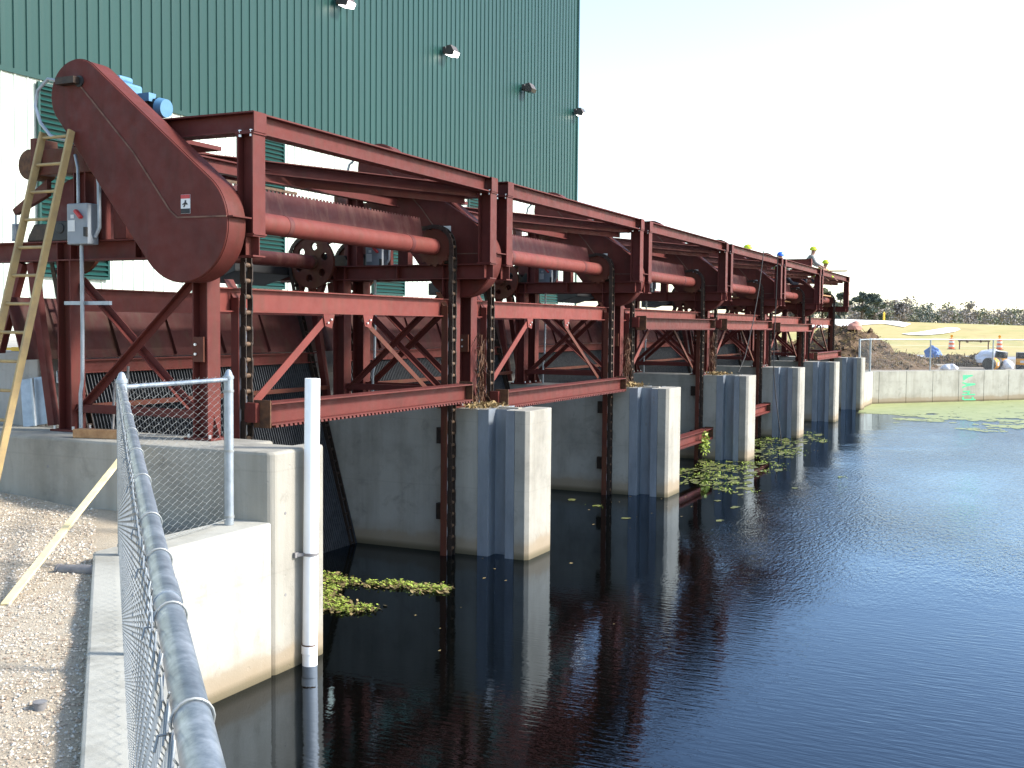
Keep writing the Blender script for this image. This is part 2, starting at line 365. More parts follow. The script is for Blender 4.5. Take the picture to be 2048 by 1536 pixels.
# gravel patch with uneven height
gx=np.linspace(-11,4.6,79); gy=np.linspace(-15.5,-5.9,60)
def gz(x,y):
    return 1.388+.17*max(0,min(1,(-x-1.2)/3.0))*max(0,min(1,(y+9)/2.5))+.012*math.sin(x*2.1+y*1.3)+.01*math.sin(x*5.3-y*4.1)+.05*max(0,min(1,(-x-3)/3))
vs=[(x,y,gz(x,y)) for y in gy for x in gx]; nx=len(gx); fs=[]
for j in range(len(gy)-1):
    for i in range(nx-1):
        if gx[i]+gy[j]<-7.95: fs.append((j*nx+i,j*nx+i+1,(j+1)*nx+i+1,(j+1)*nx+i))
o=fast('gravel_bed',vs,fs,M['gravel'],smooth=True); tag(o,kind='structure')
# loose stones
vs=[];fs=[]
base=np.array([(1,0,0),(0,1,0),(-1,0,0),(0,-1,0),(0,0,1),(0,0,-1)],float)
bf=[(0,1,4),(1,2,4),(2,3,4),(3,0,4),(1,0,5),(2,1,5),(3,2,5),(0,3,5)]
cnt=0
while cnt<34000:
    y=-6.0-7.2*nrng.random()**.8; x=-5+9*nrng.random()
    if x+y>-8.17 or x<-4.8+(-(y+6))*.72: continue
    r=(.005+.010*nrng.random()**2.4)*(1.0 if y<-8 else 1.25)
    q=base*np.array([1,.8+.4*nrng.random(),.55+.4*nrng.random()])*r*(.75+.5*nrng.random((6,3)))
    a=nrng.random()*6.28; ca,sa=math.cos(a),math.sin(a)
    q=np.stack([q[:,0]*ca-q[:,1]*sa+x,q[:,0]*sa+q[:,1]*ca+y,q[:,2]+gz(x,y)+r*.25],1)
    k=len(vs); vs.extend(q.tolist()); fs.extend([(a_+k,b_+k,c_+k) for a_,b_,c_ in bf]); cnt+=1
tag(fast('gravel_stones',vs,fs,M['stone']),'loose tan and pink gravel beside the near retaining wall','gravel',kind='stuff')
# deck behind the machines
mb=MB(); mb.box((-14.0,-4.95,-1.2),(BACK,34.6,3.0)); one(mb,'deck',M['conc_deck'],kind='structure',bevel=.02)
mb=MB(); mb.box((-14.0,-5.06,1.0),(-4.03,-4.952,3.03)); mb.box((BACK+.002,-4.951,1),(-4.03,-4.75,3.03)); one(mb,'deck_edge',M['conc_deck'],kind='structure',bevel=.02)

# ------------------------------------------------------------------ pump house
XB=-13.0; RIB=.337
bld=thing('pump_house',(XB,15,3.0),'tall green and cream ribbed metal building behind the red machines','building')
mb=MB(); mb.box((XB-14,-9.8,2.9),(XB-.06,33.86,22)); mb.build('wall',M['green'],bld)
def panel(z0,z1,mat,name):
    # one ribbed cladding panel; rib (trapezoid) on its near edge
    prof=[(0,0),(.012,.0),(.026,.026),(.052,.026),(.066,0),(.16,.0015),(.25,.0),(RIB-.003,0)]
    v=[(d,y,z0) for y,d in prof]+[(d,y,z1) for y,d in prof]; k=len(prof)
    me=bpy.data.meshes.new(name); me.from_pydata(v,[],[(i,i+1,k+i+1,k+i) for i in range(k-1)]); me.update(); me.materials.append(mat); return me
pg=panel(8.62,22,M['green'],'green_panel'); pw=panel(3.0,8.58,M['cream'],'cream_panel')
LOUV=[(3.0,5.0),(9.68,11.66),(16.35,18.33),(23.0,25.0),(29.7,31.7)]
i=0; yy=-9.7
while yy<33.8:
    link('green_panel',pg,bld,(XB,yy,0)); link('cream_panel',pw,bld,(XB-.004,yy,0)); yy+=RIB
mb=MB(); mb.box((XB-.03,-9.8,8.56),(XB+.05,33.86,8.66)); mb.build('flashing',M['green'],bld)
mb=MB(); mb.box((XB-.1,33.84,2.9),(XB+.06,33.97,22)); mb.build('corner_trim',M['green'],bld)
for (a,b) in LOUV:
    z0,z1=4.35,8.5
    mb=MB(); mb.box((XB+.04,a,z0),(XB+.10,a+.06,z1)); mb.box((XB+.04,b-.06,z0),(XB+.10,b,z1)); mb.box((XB+.04,a+.06,z1-.06),(XB+.10,b-.06,z1)); mb.box((XB+.04,a+.06,z0),(XB+.10,b-.06,z0+.06)); mb.box((XB+.036,a+.02,z0+.02),(XB+.044,b-.02,z1-.02))
    f=mb.build('louvre_frame',M['green_louvre'],bld)
    mb=MB(); z=z0+.1
    while z<z1-.1:
        mb.hexa([(XB+.05,a+.06,z+.05),(XB+.115,a+.06,z-.01),(XB+.115,b-.06,z-.01),(XB+.05,b-.06,z+.05),(XB+.05,a+.06,z+.058),(XB+.115,a+.06,z-.002),(XB+.115,b-.06,z-.002),(XB+.05,b-.06,z+.058)]); z+=.115
    mb.build('louvre_blades',M['green_louvre'],f)
# wall lamps
LN=['glowing wall lamp highest on the green wall at the picture top','glowing wall lamp second from the top left on green wall','unlit dark wall lamp third along the green wall','small wall lamp at the far corner of the green wall']
for k,(y,lit) in enumerate(((14.42,1),(21.15,1),(27.93,0),(33.6,1))):
    z=13.1; t=thing('wall_lamp',(XB,y,z),LN[k],'wall lamp','floodlights on the green wall')
    mb=MB(); mb.box((XB,y-.12,z-.02),(XB+.12,y+.12,z+.2)); mb.box((XB+.12,y-.05,z+.02),(XB+.22,y+.05,z+.14)); mb.build('bracket',M['lamp_body'],t,bevel=.01)
    mb=MB(); 
    pr=[(XB+.16,z-.10),(XB+.46,z-.16),(XB+.52,z-.02),(XB+.38,z+.22),(XB+.2,z+.2)]
    mb.xz(pr,y-.22,y+.22); mb.build('housing',M['lamp_body'],t,bevel=.015)
    mb=MB(); mb.hexa([(XB+.165,y-.2,z-.112),(XB+.455,y-.2,z-.172),(XB+.455,y+.2,z-.172),(XB+.165,y+.2,z-.112),(XB+.165,y-.2,z-.104),(XB+.455,y-.2,z-.164),(XB+.455,y+.2,z-.164),(XB+.165,y+.2,z-.104)])
    mb.add([(XB+.467,y-.2,z-.158),(XB+.467,y+.2,z-.158),(XB+.527,y+.2,z-.02),(XB+.527,y-.2,z-.02)],[(0,1,2,3)])
    mb.build('lens',M['lens_lit'] if lit else M['lens_off'],t)

# ------------------------------------------------------------------ concrete piers
PL=['nearest grey concrete pier with steel slot, left of the open water','second concrete pier with steel slot counted from the camera','third concrete pier with steel slot, weeds round its foot','fourth concrete pier with steel slot and dark cable hanging down it','fifth concrete pier with steel slot counted from the camera','farthest concrete pier with steel slot beside the far fenced wall']
c=.055
for k,pc in enumerate(PC[1:]):
    y0,y1=pc-PT,pc+PT
    t=thing('pier',(0,pc,HT),PL[k],'pier','concrete piers between the bays')
    def slot(yf,s):  # slot polyline on face yf, s = inward direction
        return [(-.22,yf),(-.22,yf+s*.012),(-.36,yf+s*.012),(-.36,yf+s*.26),(-.64,yf+s*.26),(-.64,yf+s*.012),(-.81,yf+s*.012),(-.81,yf)]
    poly=[(-4.6,y0)]+slot(y0,1)[::-1]+[(-c,y0),(0,y0+c),(0,y1-c),(-c,y1)]+slot(y1,-1)+[(-4.6,y1)]
    mb=MB(); mb.xy(poly,-1,HT); mb.build('body',M['conc'],t,bevel=.018)
    for yf,s in ((y0,1),(y1,-1)):
        mb=MB()
        mb.box((-.357,min(yf-s*.004,yf+s*.011),-1),(-.222,max(yf-s*.004,yf+s*.011),HT-.01))
        mb.box((-.808,min(yf-s*.004,yf+s*.011),-1),(-.643,max(yf-s*.004,yf+s*.011),HT-.01))
        mb.box((-.66,min(yf+s*.0,yf+s*.25),-1),(-.637,max(yf,yf+s*.25),HT+.004))
        mb.box((-.363,min(yf,yf+s*.25),-1),(-.342,max(yf,yf+s*.25),HT+.004))
        mb.box((-.637,min(yf+s*.235,yf+s*.256),-1),(-.363,max(yf+s*.235,yf+s*.256),HT-.01))
        mb.build('guide_slot',M['slot'],t)
    mb=MB(); mb.box((-.62,y0+.3,HT),(-.3,y0+.42,HT+.02)); mb.build('cover_plate',M['conc'],t)
# near abutment
mb=MB(); y0,y1=-5.96,-5.055
mb.xy([(-9,y0),(0.02-c,y0),(.02,y0+c),(.02,y1-c),(.02-c,y1),(-.22,y1),(-.22,y1-.26),(-.64,y1-.26),(-.64,y1),(-9,y1)],-1,HT)
ab=one(mb,'abutment',M['conc'],'long concrete abutment wall carrying the nearest red machine and ladder','abutment',bevel=.03)
mb=MB()
for (a,b) in ((-.012,.018),): pass
mb.box((-6,33.96+.45,-1),(-4.45,36,2.2)); one(mb,'far_abutment',M['conc_wall'],'concrete wall block behind the farthest red machine','wall')
for (x,y,z,ax) in [(.0205,-5.75,1.55,0),(.0205,-5.75,.75,0),(.0205,-5.22,1.55,0)]+[(x,-5.9605,z,1) for x in (-.5,-1.7,-2.9) for z in (1.85,)]:
    mb=MB(); d_=Vector((1,0,0)) if ax==0 else Vector((0,-1,0)); mb.cyl(Vector((x,y,z))-d_*.01,Vector((x,y,z))+d_*.0015,.016,n=10); mb.build('tie_hole',M['pipe_grey'],ab)
# wing walls
s2=math.sqrt(.5)
def wing(name,pts_in,pts_out,z,label,panels=0):
    t=thing(name,(pts_in[0][0],pts_in[0][1],z),label,'retaining wall')
    mb=MB(); mb.xy(pts_in+pts_out[::-1],-1,z); mb.build('wall_body',M['conc_wall'],t,bevel=.02); return t
wing('wing_wall',[(-.45,-5.962),(-.45,-7.73),(7.0,-15.18),(10,-18.2)],[(.02,-5.962),(.02,-7.55),(7.2,-14.73),(10.2,-17.75)],1.49,'low bright concrete wall under the near chain link fence')
u=Vector((.649,.761,0)); nn=Vector((.761,-.649,0)); A=Vector((-.1,37.71,0))
fwall=thing('far_wing_wall',(0,38,1.46),'long pale concrete wall across the far end of the pond','retaining wall')
mb=MB(); mb.xy([(-.55,34.42),(-.1,34.42),(-.1,37.7),(-.55,37.9)],-1,1.46); mb.build('return_wall',M['conc_wall'],fwall,bevel=.015)
s=0.0; 
while s<26:
    L=1.6 if s>.2 else .35
    p0=A+u*(s+.008); p1=A+u*(s+L-.008)
    mb=MB(); q=[p0,p1,p1-nn*.4,p0-nn*.4]; mb.xy([(a.x,a.y) for a in q],-1,1.46+(0 if s>.2 else .0)); mb.build('wall_panel',M['conc_wall'],fwall,bevel=.012); s+=L
mb=MB(); q=[A-nn*.02+u*.36,A+u*26-nn*.02,A+u*26-nn*.38,A-nn*.38+u*.36]; mb.xy([(a.x,a.y) for a in q],-1,1.44); mb.build('wall_core',M['conc_wall'],fwall)
# green spray letters on the far wall: strokes in (s,z)
def stroke(poly):
    mb.add([A+u*s_+nn*.006+Vector((0,0,z_)) for s_,z_ in poly],[tuple(range(len(poly)))])
mb=MB()
stroke([(5.40,1.24),(6.02,1.25),(6.02,1.19),(5.78,1.14),(5.46,.98),(5.42,1.0)])
stroke([(5.40,.92),(5.62,.86),(6.20,.84),(6.20,.77),(5.6,.70),(5.38,.62),(5.38,.70),(5.68,.78),(5.38,.86)])
stroke([(5.44,.50),(5.9,.50),(5.9,.45),(5.44,.44)]); stroke([(5.72,.44),(5.84,.44),(5.84,.30),(5.72,.30)]); stroke([(5.40,.36),(6.2,.35),(6.2,.29),(5.40,.30)])
stroke([(5.40,.22),(5.5,.22),(5.5,.08),(5.40,.08)]); stroke([(5.5,.12),(6.24,.11),(6.24,.05),(5.5,.06)]); stroke([(6.0,.2),(6.12,.2),(6.12,.11),(6.0,.11)])
mb.build('spray_marks',M['spray'],fwall)['label']='bright green spray paint marks on the pale wall'

# ------------------------------------------------------------------ trash rake machines
def mk_link():   # one chain link: two side bars, pitch .17
    mb=MB(); P=.17
    for sy in (-1,1):
        pts=[]
        for i in range(9):
            t=math.pi*i/8; pts.append((.034*math.cos(t),.034*math.sin(t)))
        for i in range(9):
            t=math.pi+math.pi*i/8; pts.append((.034*math.cos(t),-P+.034*math.sin(t)))
        mb.xz(pts,sy*.062-.008,sy*.062+.008)
    nf=len(mb.f); mb.cyl((0,-.056,0),(0,.056,0),.026,n=10); me=mb.mesh('link',M['chain']); me.materials.append(M['roller'])
    for i,p in enumerate(me.polygons):
        if i>=nf: p.material_index=1
    return me
LINK=mk_link()
def mk_sprocket(name,r,mat,holes,yc,x,z,parent,teeth=18,th=.05):
    mb=MB(); n=teeth*4; vs=[]; fs=[]
    # disc with outer teeth, inner rim and (optional) round holes as gaps between spokes
    outer=[]
    for i in range(n):
        a=2*math.pi*i/n; rr=r*(1.0 if i%4 in (0,1) else .90); outer.append((x+rr*math.cos(a),z+rr*math.sin(a)))
    mb.xz(outer,yc-th/2,yc+th/2) if not holes else None
    if holes:
        bm=bmesh.new(); ed=[]
        loops=[circ(x,z,r,40)]+[circ(x+.62*r*math.cos(a),z+.62*r*math.sin(a),.15*r,14) for a in np.arange(6)*math.pi/3+.35]
        for lp in loops:
            vv=[bm.verts.new((p[0],yc-th/2,p[1])) for p in lp]
            for i in range(len(vv)): ed.append(bm.edges.new((vv[i],vv[(i+1)%len(vv)])))
        bmesh.ops.triangle_fill(bm,use_beauty=True,edges=ed)
        bm.verts.index_update(); mb.add([tuple(v.co) for v in bm.verts],[tuple(v.index for v in f.verts) for f in bm.faces])
        k0=len(bm.verts); mb.add([(v.co.x,yc+th/2,v.co.z) for v in bm.verts],[tuple(v.index for v in f.verts)[::-1] for f in bm.faces]); bm.free()
        off=0
        for lp in loops:
            m_=len(lp)
            mb.f+=[(off+i,off+(i+1)%m_,k0+off+(i+1)%m_,k0+off+i) for i in range(m_)]; off+=m_
    o=mb.build(name,mat,parent)
    h=MB(); h.cyl((x,yc-.09,z),(x,yc+.09,z),r*.28,n=16); h.build('hub',M['rust'],o,True); return o
XF,XR=-1.32,-3.24
C1,C2=(-1.27,4.37),(-2.68,5.78)
def rake(t,ya,yb,z,mat,teeth=True,x=-.97,tilt=0):
    mb=MB(); mb.ibeam((x,ya,z),(x,yb,z),.24,.25,(tilt,0,1),.016,.012); r=mb.build('rake_beam',mat,t)
    if teeth:
        mb=MB(); n=int((yb-ya)/.085)
        for i in range(n):
            y=ya+.06+i*(yb-ya-.12)/n
            mb.hexa([(x+.07,y,z-.15),(x+.14,y,z-.145),(x+.14,y+.045,z-.145),(x+.07,y+.045,z-.15),(x+.07,y,z-.1205),(x+.135,y,z-.1205),(x+.135,y+.045,z-.1205),(x+.07,y+.045,z-.1205)])
        mb.build('rake_teeth',mat,r)['kind']='stuff'
    for y in (ya,yb):
        mb=MB(); s=-1 if y==ya else 1
        mb.box((x-.10,min(y,y+s*.02),z-.15),(x+.12,max(y,y+s*.02),z+.15)); mb.build('end_plate',M['rust'],r,bevel=.004)
        mb=MB(); mb.box((x-.17,min(y+s*.02,y+s*.09),z-.09),(x-.02,max(y+s*.02,y+s*.09),z+.12)); mb.build('chain_lug',mat,r)
ML=['nearest red trash rake machine with big teardrop chain guard and blue motor','second red trash rake machine from the camera, serrated apron above its tube','third red trash rake machine, rake beam raised and weed hanging below','fourth red trash rake machine from the camera with raised rake beam','fifth red trash rake machine where workers stand on top','farthest red trash rake machine beside the far dirt pile']
RAKES=[[2.41],[2.24],[3.46,.70],[3.46,.93],[3.40],[2.33]]
def bolts(mb,pts,axis,r=.016,l=.03):
    for p in pts:
        p=V(p); mb.cyl(p-V(axis)*l,p+V(axis)*l,r,n=6)
for k in range(6):
    y0,y1=PC[k],PC[k+1]
    yn,yf=y0+.2,y1-.35; ln,lf=y0+.66,y1-.60     # frame lines and chain lines
    t=thing('trash_rake',(XF,yn,HT),ML[k],'trash rake','red trash rake machines in a row')
    rd=M['red']
    for (x,y) in ((XF,yn),(XF,yf),(XR,yn),(XR,yf)):
        mb=MB(); mb.ibeam((x,y,HT+.025),(x,y,4.06),.20,.20,(1,0,0),.016,.012); cobj=mb.build('column',rd,t)
        mb=MB(); mb.box((x-.18,y-.15,HT+.002),(x+.18,y+.15,HT+.025))
        for sx in (-1,1):
            mb.xz([(x+sx*.102,HT+.025),(x+sx*.18,HT+.025),(x+sx*.102,HT+.26)],y-.006,y+.006)
        mb.build('base_plate',rd,cobj)
        mb=MB(); bolts(mb,[(x+a,y+b,HT+.04) for a in (-.14,.14) for b in (-.12,.12)],(0,0,1),.015,.022); mb.build('anchor_bolts',M['bolt'],cobj)
    for y in (yn,yf):
        xr=-4.75
        mb=MB(); mb.ibeam((xr,y,4.17),(-.63,y,4.17),.22,.20); cb=mb.build('cantilever_beam',rd,t)
        for x in (XF-.1,XF+.1,XR-.1,XR+.1,-.73,-2.2):
            for s_ in (-1,1): mb=MB(); mb.box((x-.006,y+s_*.052-.043,4.077),(x+.006,y+s_*.052+.043,4.263)); mb.build('stiffener',rd,cb)
        mb=MB(); mb.ibeam((-.73,y,4.281),(-.73,y,5.309),.20,.20,(1,0,0),.016,.012); p=mb.build('post',rd,t)
        
        for za,zb_ in ((4.2815,4.297),(5.293,5.3085)): mb=MB(); mb.box((-.845,y-.105,za),(-.615,y+.105,zb_)); mb.build('post_plate',rd,p)
        mb=MB(); mb.ibeam((-3.12,y,5.415),(-.625,y,5.415),.21,.20); tb=mb.build('roof_cross_beam',rd,t)
        mb=MB(); mb.box((-.624,y-.1,5.315),(-.612,y+.1,5.515)); mb.build('beam_end_plate',rd,tb)
        mb=MB(); bolts(mb,[(a,y+b,5.302) for a in (-.66,-.8) for b in (-.085,.085)],(0,0,1),.017,.035); mb.build('bolt_set',M['bolt'],tb)
        mb=MB(); mb.ibeam((-3.0,y,4.281),(-3.0,y,5.309),.18,.18,(1,0,0)); mb.build('rear_post',rd,t)
        # splayed rear brace under the cantilever end
        mb=MB(); mb.bar((-3.82,y,4.05),(-3.52,y,HT+.05),.09,.10,(1,0,0)); mb.build('brace_leg',rd,t)
        mb=MB(); mb.bar((-3.98,y,4.05),(-4.38,y,3.03),.09,.10,(1,0,0)); mb.build('brace_leg',rd,t)
        # X bracing between front and rear columns
        mb=MB(); mb.angle((XF-.1,y-.03,3.86),(XR+.12,y-.03,2.36),.075,(0,1,0)); mb.build('cross_brace',rd,t)
        mb=MB(); mb.angle((XR+.1,y+.06,3.86),(XF-.12,y+.06,2.36),.075,(0,1,0)); mb.build('cross_brace',rd,t)
        mb=MB(); mb.bar((XF-.1,y,2.42),(XR+.1,y,2.42),.07,.09); mb.build('lower_tie',rd,t)
    # longitudinal beams
    mb=MB(); mb.ibeam((-.73,yn+.101,5.415),(-.73,yf-.101,5.415),.21,.17); mb.build('roof_front_beam',rd,t)
    mb=MB(); mb.ibeam((-3.0,yn+.101,5.415),(-3.0,yf-.101,5.415),.20,.16); mb.build('roof_rear_beam',rd,t)
    for (a,b) in (((-.80,yf-.11),(-2.92,yn+.11)),((-1.0,yf-.11),(-2.92,yn+.95))):
        mb=MB(); zz=5.375 if a[0]>-.9 else 5.29
        mb.bar((a[0],a[1],zz),(b[0],b[1],zz),.15,.012); mb.bar((a[0],a[1],zz),(b[0],b[1],zz),.012,.13,(0,0,1),.07,-.071); mb.build('roof_diagonal',rd,t)
    mb=MB(); mb.ibeam((-2.2,yn+.105,5.22),(-2.2,yf-.105,5.22),.16,.12); mb.build('drive_beam',rd,t)
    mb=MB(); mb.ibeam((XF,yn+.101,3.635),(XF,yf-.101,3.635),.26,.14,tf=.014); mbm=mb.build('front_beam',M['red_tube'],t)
    mb=MB(); mb.ibeam((XR,yn+.101,3.635),(XR,yf-.101,3.635),.26,.14,tf=.014); mb.build('rear_beam',rd,t)
    mb=MB()
    for (ya,za,yb,zb) in ((y0+2.30,3.46,y0+.78,2.42),(y1-2.77,3.46,y1-.88,2.36)):
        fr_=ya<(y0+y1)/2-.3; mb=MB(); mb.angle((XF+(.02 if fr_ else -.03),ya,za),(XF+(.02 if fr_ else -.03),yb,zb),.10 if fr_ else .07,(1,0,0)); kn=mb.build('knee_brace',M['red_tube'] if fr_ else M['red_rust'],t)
        mb=MB(); mb.yz([(ya-.1,3.503),(ya+.14,3.503),(ya+.08,3.33),(ya-.06,3.36)],XF+.075,XF+.087); mb.build('gusset',M['red_tube'],kn)
        mb=MB(); bolts(mb,[(XF+.09,ya-.02,3.40),(XF+.09,ya+.05,3.44)],(1,0,0),.014,.02); mb.build('gusset_bolts',M['bolt'],kn)
    # front head shaft
    xs_,zs_=-1.46,4.52
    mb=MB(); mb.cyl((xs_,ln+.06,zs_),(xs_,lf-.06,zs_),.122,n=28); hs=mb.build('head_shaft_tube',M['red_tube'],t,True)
    for f in (.22,.82): 
        yy=ln+(lf-ln)*f; mb=MB(); mb.cyl((xs_,yy,zs_),(xs_,yy+.09,zs_),.1255,n=28); mb.build('weld_band',M['purple_red'],hs,True)
    mb=MB(); mb.cyl((xs_,yn-.25,zs_),(xs_,ln+.06,zs_),.05,n=14); mb.cyl((xs_,lf-.06,zs_),(xs_,yf+.05,zs_),.05,n=14); mb.build('stub_shaft',M['rust'],hs,True)
    for yc in (ln,lf): mk_sprocket('sprocket',.285,M['red_rust'],False,yc,xs_,zs_,t,16)
    for y in (yn,yf):
        mb=MB(); mb.xz([(xs_-.2,4.283),(xs_+.2,4.283),(xs_+.16,4.36),(xs_+.1,4.6),(xs_,4.66),(xs_-.1,4.6),(xs_-.16,4.36)],y-.06,y+.06); mb.build('bearing_block',M['chain'],t,bevel=.015)
    # rear shaft
    xq,zq=-3.62,4.33
    mb=MB(); mb.cyl((xq,ln+.05,zq),(xq,lf-.05,zq),.11,n=24); mb.build('rear_shaft_tube',M['purple_red'],t,True)
    for yc in (ln,lf): mk_sprocket('rear_sprocket',.40,M['red_rust'],True,yc,xq,zq,t)
    for y in (yn,yf):
        mb=MB(); mb.xz([(xq-.22,4.283),(xq+.22,4.283),(xq+.18,4.36),(xq+.1,4.48),(xq-.1,4.48),(xq-.18,4.36)],y-.07,y+.07); mb.build('bearing_block',M['chain'],t,bevel=.015)
    # chains: front run with separate links, back run joined
    xc=-1.16
    for yc in (ln,lf):
        n_=int((4.52+.5)/.17); zb=4.52
        # over the sprocket, back to the rear wheel and down the rack
        pts=[]
        for a in np.linspace(0,math.pi*.62,7): pts.append((xs_+.30*math.cos(a),zs_+.30*math.sin(a)))
        for a in np.linspace(math.pi*.5,math.pi*.98,6): pts.append((xq+.42*math.cos(a),zq+.42*math.sin(a)))
        pts+=[(-3.86,3.6),(-3.66,2.9),(-3.42,2.0),(-3.12,.9),(-2.95,.25),(-2.85,-.2)]
        mb=MB()
        for a,b in zip(pts[:-1],pts[1:]):
            L=math.hypot(b[0]-a[0],b[1]-a[1]); m=max(1,int(L/.17))
            for i in range(m):
                pa=(a[0]+(b[0]-a[0])*i/m,a[1]+(b[1]-a[1])*i/m); pb=(a[0]+(b[0]-a[0])*(i+1)/m,a[1]+(b[1]-a[1])*(i+1)/m)
                for s_ in (-1,1): mb.bar((pa[0],yc+s_*.05,pa[1]),(pb[0],yc+s_*.05,pb[1]),.014,.056,(0,0,1) if abs(pb[0]-pa[0])>abs(pb[1]-pa[1]) else (1,0,0))
                mb.cyl((pb[0],yc-.045,pb[1]),(pb[0],yc+.045,pb[1]),.021,n=6)
        mb.build('return_chain',M['chain'],t)['kind']='stuff'
        # chain guide: red angle with pale wear strip
        mb=MB(); mb.box((xc-.13,yc-.100,-.6),(xc-.118,yc+.075,3.66)); mb.box((xc-.118,yc-.100,-.6),(xc-.03,yc-.088,3.66))
        mb.hexa([(xc-.13,yc-.075,3.66),(xc-.118,yc-.075,3.66),(xc-.118,yc+.075,3.66),(xc-.13,yc+.075,3.66),(xc-.25,yc-.075,3.86),(xc-.238,yc-.075,3.86),(xc-.238,yc+.075,3.86),(xc-.25,yc+.075,3.86)])
        g=mb.build('chain_guide',M['red_rust'] if yc==lf else rd,t)
        for i in range(n_):
            lk=link('chain_link',LINK,g,(xc,yc,zb-i*.17)); lk.scale=(1,1.0 if i%2 else .78,1)
        mb=MB(); mb.box((xc-.117,yc-.048,-.6),(xc-.036,yc+.048,3.55)); mb.build('wear_strip',M['wear'],g)
        sg=1 if yc==lf else -1
        for zz in (1.75,.62):
            yp=(y1-PT) if yc==lf else (y0+PT)
            mb=MB(); mb.box((xc-.30,min(yp,yp-sg*.08)+.0,zz-.12),(xc-.13,max(yp-.002*sg,yp-sg*.08),zz+.12)); mb.build('guide_bracket',M['chain'],g)
    # serrated apron behind the head shaft (a returning rake lying on the chains)
    ya,yb=ln+.1,lf-.08; n_=int((yb-ya)/.075); prof=[(ya,4.63),(yb,4.63)]
    up_=[]
    for i in range(n_):
        a=yb-(yb-ya)*i/n_; b=yb-(yb-ya)*(i+1)/n_; up_+=[(a,4.95),(a*.55+b*.45,4.95),(a*.55+b*.45,4.93),(b,4.93)]
    mb=MB(); mb.prism(prof+up_,lambda p:(-1.60-(p[1]-4.63)*.22,p[0],p[1]),lambda p:(-1.612-(p[1]-4.63)*.22,p[0],p[1])); ap=mb.build('serrated_apron',M['purple_red'],t)
    mb=MB(); mb.bar((-1.76,ya,4.985),(-1.76,ya+(yb-ya)*(.36 if k==0 else .2),4.985),.03,.03); mb.build('scraper_edge',M['roller'] if k==0 else M['red_rust'],ap)
    # screen: dead plate, rails and bar rack
    ya,yb=y0+.47,y1-.47
    mb=MB(); yp0,yp1=y0+.01,y1-.01; mb.hexa([(-3.80,yp0,2.95),(-3.78,yp0,2.95),(-3.78,yp1,2.95),(-3.80,yp1,2.95),(-4.05,yp0,3.66),(-4.03,yp0,3.66),(-4.03,yp1,3.66),(-4.05,yp1,3.66)]); dp=mb.build('dead_plate',M['red_dark'],t)
    for i in range(1,5):
        y=ya+(yb-ya)*i/5; mb=MB(); mb.bar((-3.765,y,2.97),(-4.005,y,3.6),.012,.05,(1,0,.4)); mb.build('plate_rib',M['red_dark'],dp)
    mb=MB(); mb.ibeam((-3.68,ya,2.86),(-3.68,yb,2.86),.16,.12); mb.build('screen_beam',rd,t)
    mb=MB(); mb.bar((-3.42,ya,2.40),(-3.42,yb,2.40),.06,.06); mb.build('screen_tie',M['red_rust'],t)
    mb=MB(); n_=int((yb-ya)/.052)
    for i in range(n_+1):
        y=ya+(yb-ya)*i/n_; mb.bar((-3.72,y,2.82),(-2.82,y,-.35),.010,.07,(1,0,.28))
    mb.build('bar_rack',M['black_bar'],t)['kind']='stuff'
    mb=MB(); mb.bar((-3.76,ya,2.74),(-3.76,yb,2.74),.02,.14); mb.build('rack_header',M['galv'],t)
    mb=MB(); mb.hexa([(-4.62,lf-1.3,3.98),(-4.06,lf-1.3,4.14),(-4.06,lf+.1,4.14),(-4.62,lf+.1,3.98),(-4.62,lf-1.3,4.22),(-4.06,lf-1.3,4.28),(-4.06,lf+.1,4.28),(-4.62,lf+.1,4.22)]); mb.build('debris_chute',M['black'],t,bevel=.01)
    # rakes
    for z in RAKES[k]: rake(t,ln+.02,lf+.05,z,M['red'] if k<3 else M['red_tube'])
    # chain guard (teardrop casing), drive and motor
    gy0,gy1=y0-.22,y0+.07
    tear=hull_tear(C1,.575,C2,.365,44)
    mb=MB(); mb.xz(tear,gy0,gy1); g=mb.build('chain_guard',M['red_guard'],t,True,bevel=.008)
    mb=MB(); mb.xz(hull_tear(C1,.582,C2,.372,44),gy0+.02,gy0+.03)
    mb.box((C1[0]+.38,gy0+.01,4.435),(C1[0]+.64,gy1+.01,4.448)); mb.build('guard_flange',M['red_guard'],g)
    mb=MB()
    seam=[(C2[0]+.06,C2[1]+.08),(-1.9,5.13),(-1.42,4.52),(-1.32,4.445),(-.70,4.44)]
    for a,b in zip(seam[:-1],seam[1:]): mb.bar((a[0],gy0-.004,a[1]),(b[0],gy0-.004,b[1]),.008,.016,(0,0,1))
    mb.build('guard_seam',M['seam'],g)
    sx,sz=-1.215,4.575
    if k==0:
        mb=MB(); mb.box((sx-.06,gy0-.004,sz-.095),(sx+.06,gy0-.001,sz+.095)); st=mb.build('warning_label',M['white_label'],g)
        mb=MB(); mb.box((sx-.058,gy0-.007,sz+.055),(sx+.058,gy0-.0045,sz+.093)); mb.build('label_band',M['red_handle'],st)
        mb=MB(); mb.box((sx-.058,gy0-.007,sz-.093),(sx+.058,gy0-.0045,sz-.045))
        mb.xz([(sx-.03,sz-.03),(sx-.012,sz-.03),(sx+.005,sz),(sx+.02,sz-.01),(sx+.03,sz+.0),(sx+.006,sz+.02),(sx+.012,sz+.035),(sx-.006,sz+.04),(sx-.012,sz+.015),(sx-.04,sz+.0),(sx-.035,sz-.01),(sx-.01,sz-.0)],gy0-.007,gy0-.0045)
        mb.build('label_print',M['black'],st)
    else:
        mb=MB(); mb.box((-1.55,gy0-.004,4.76),(-1.40,gy0-.001,4.86)); mb.build('warning_label',M['white_label'],g)
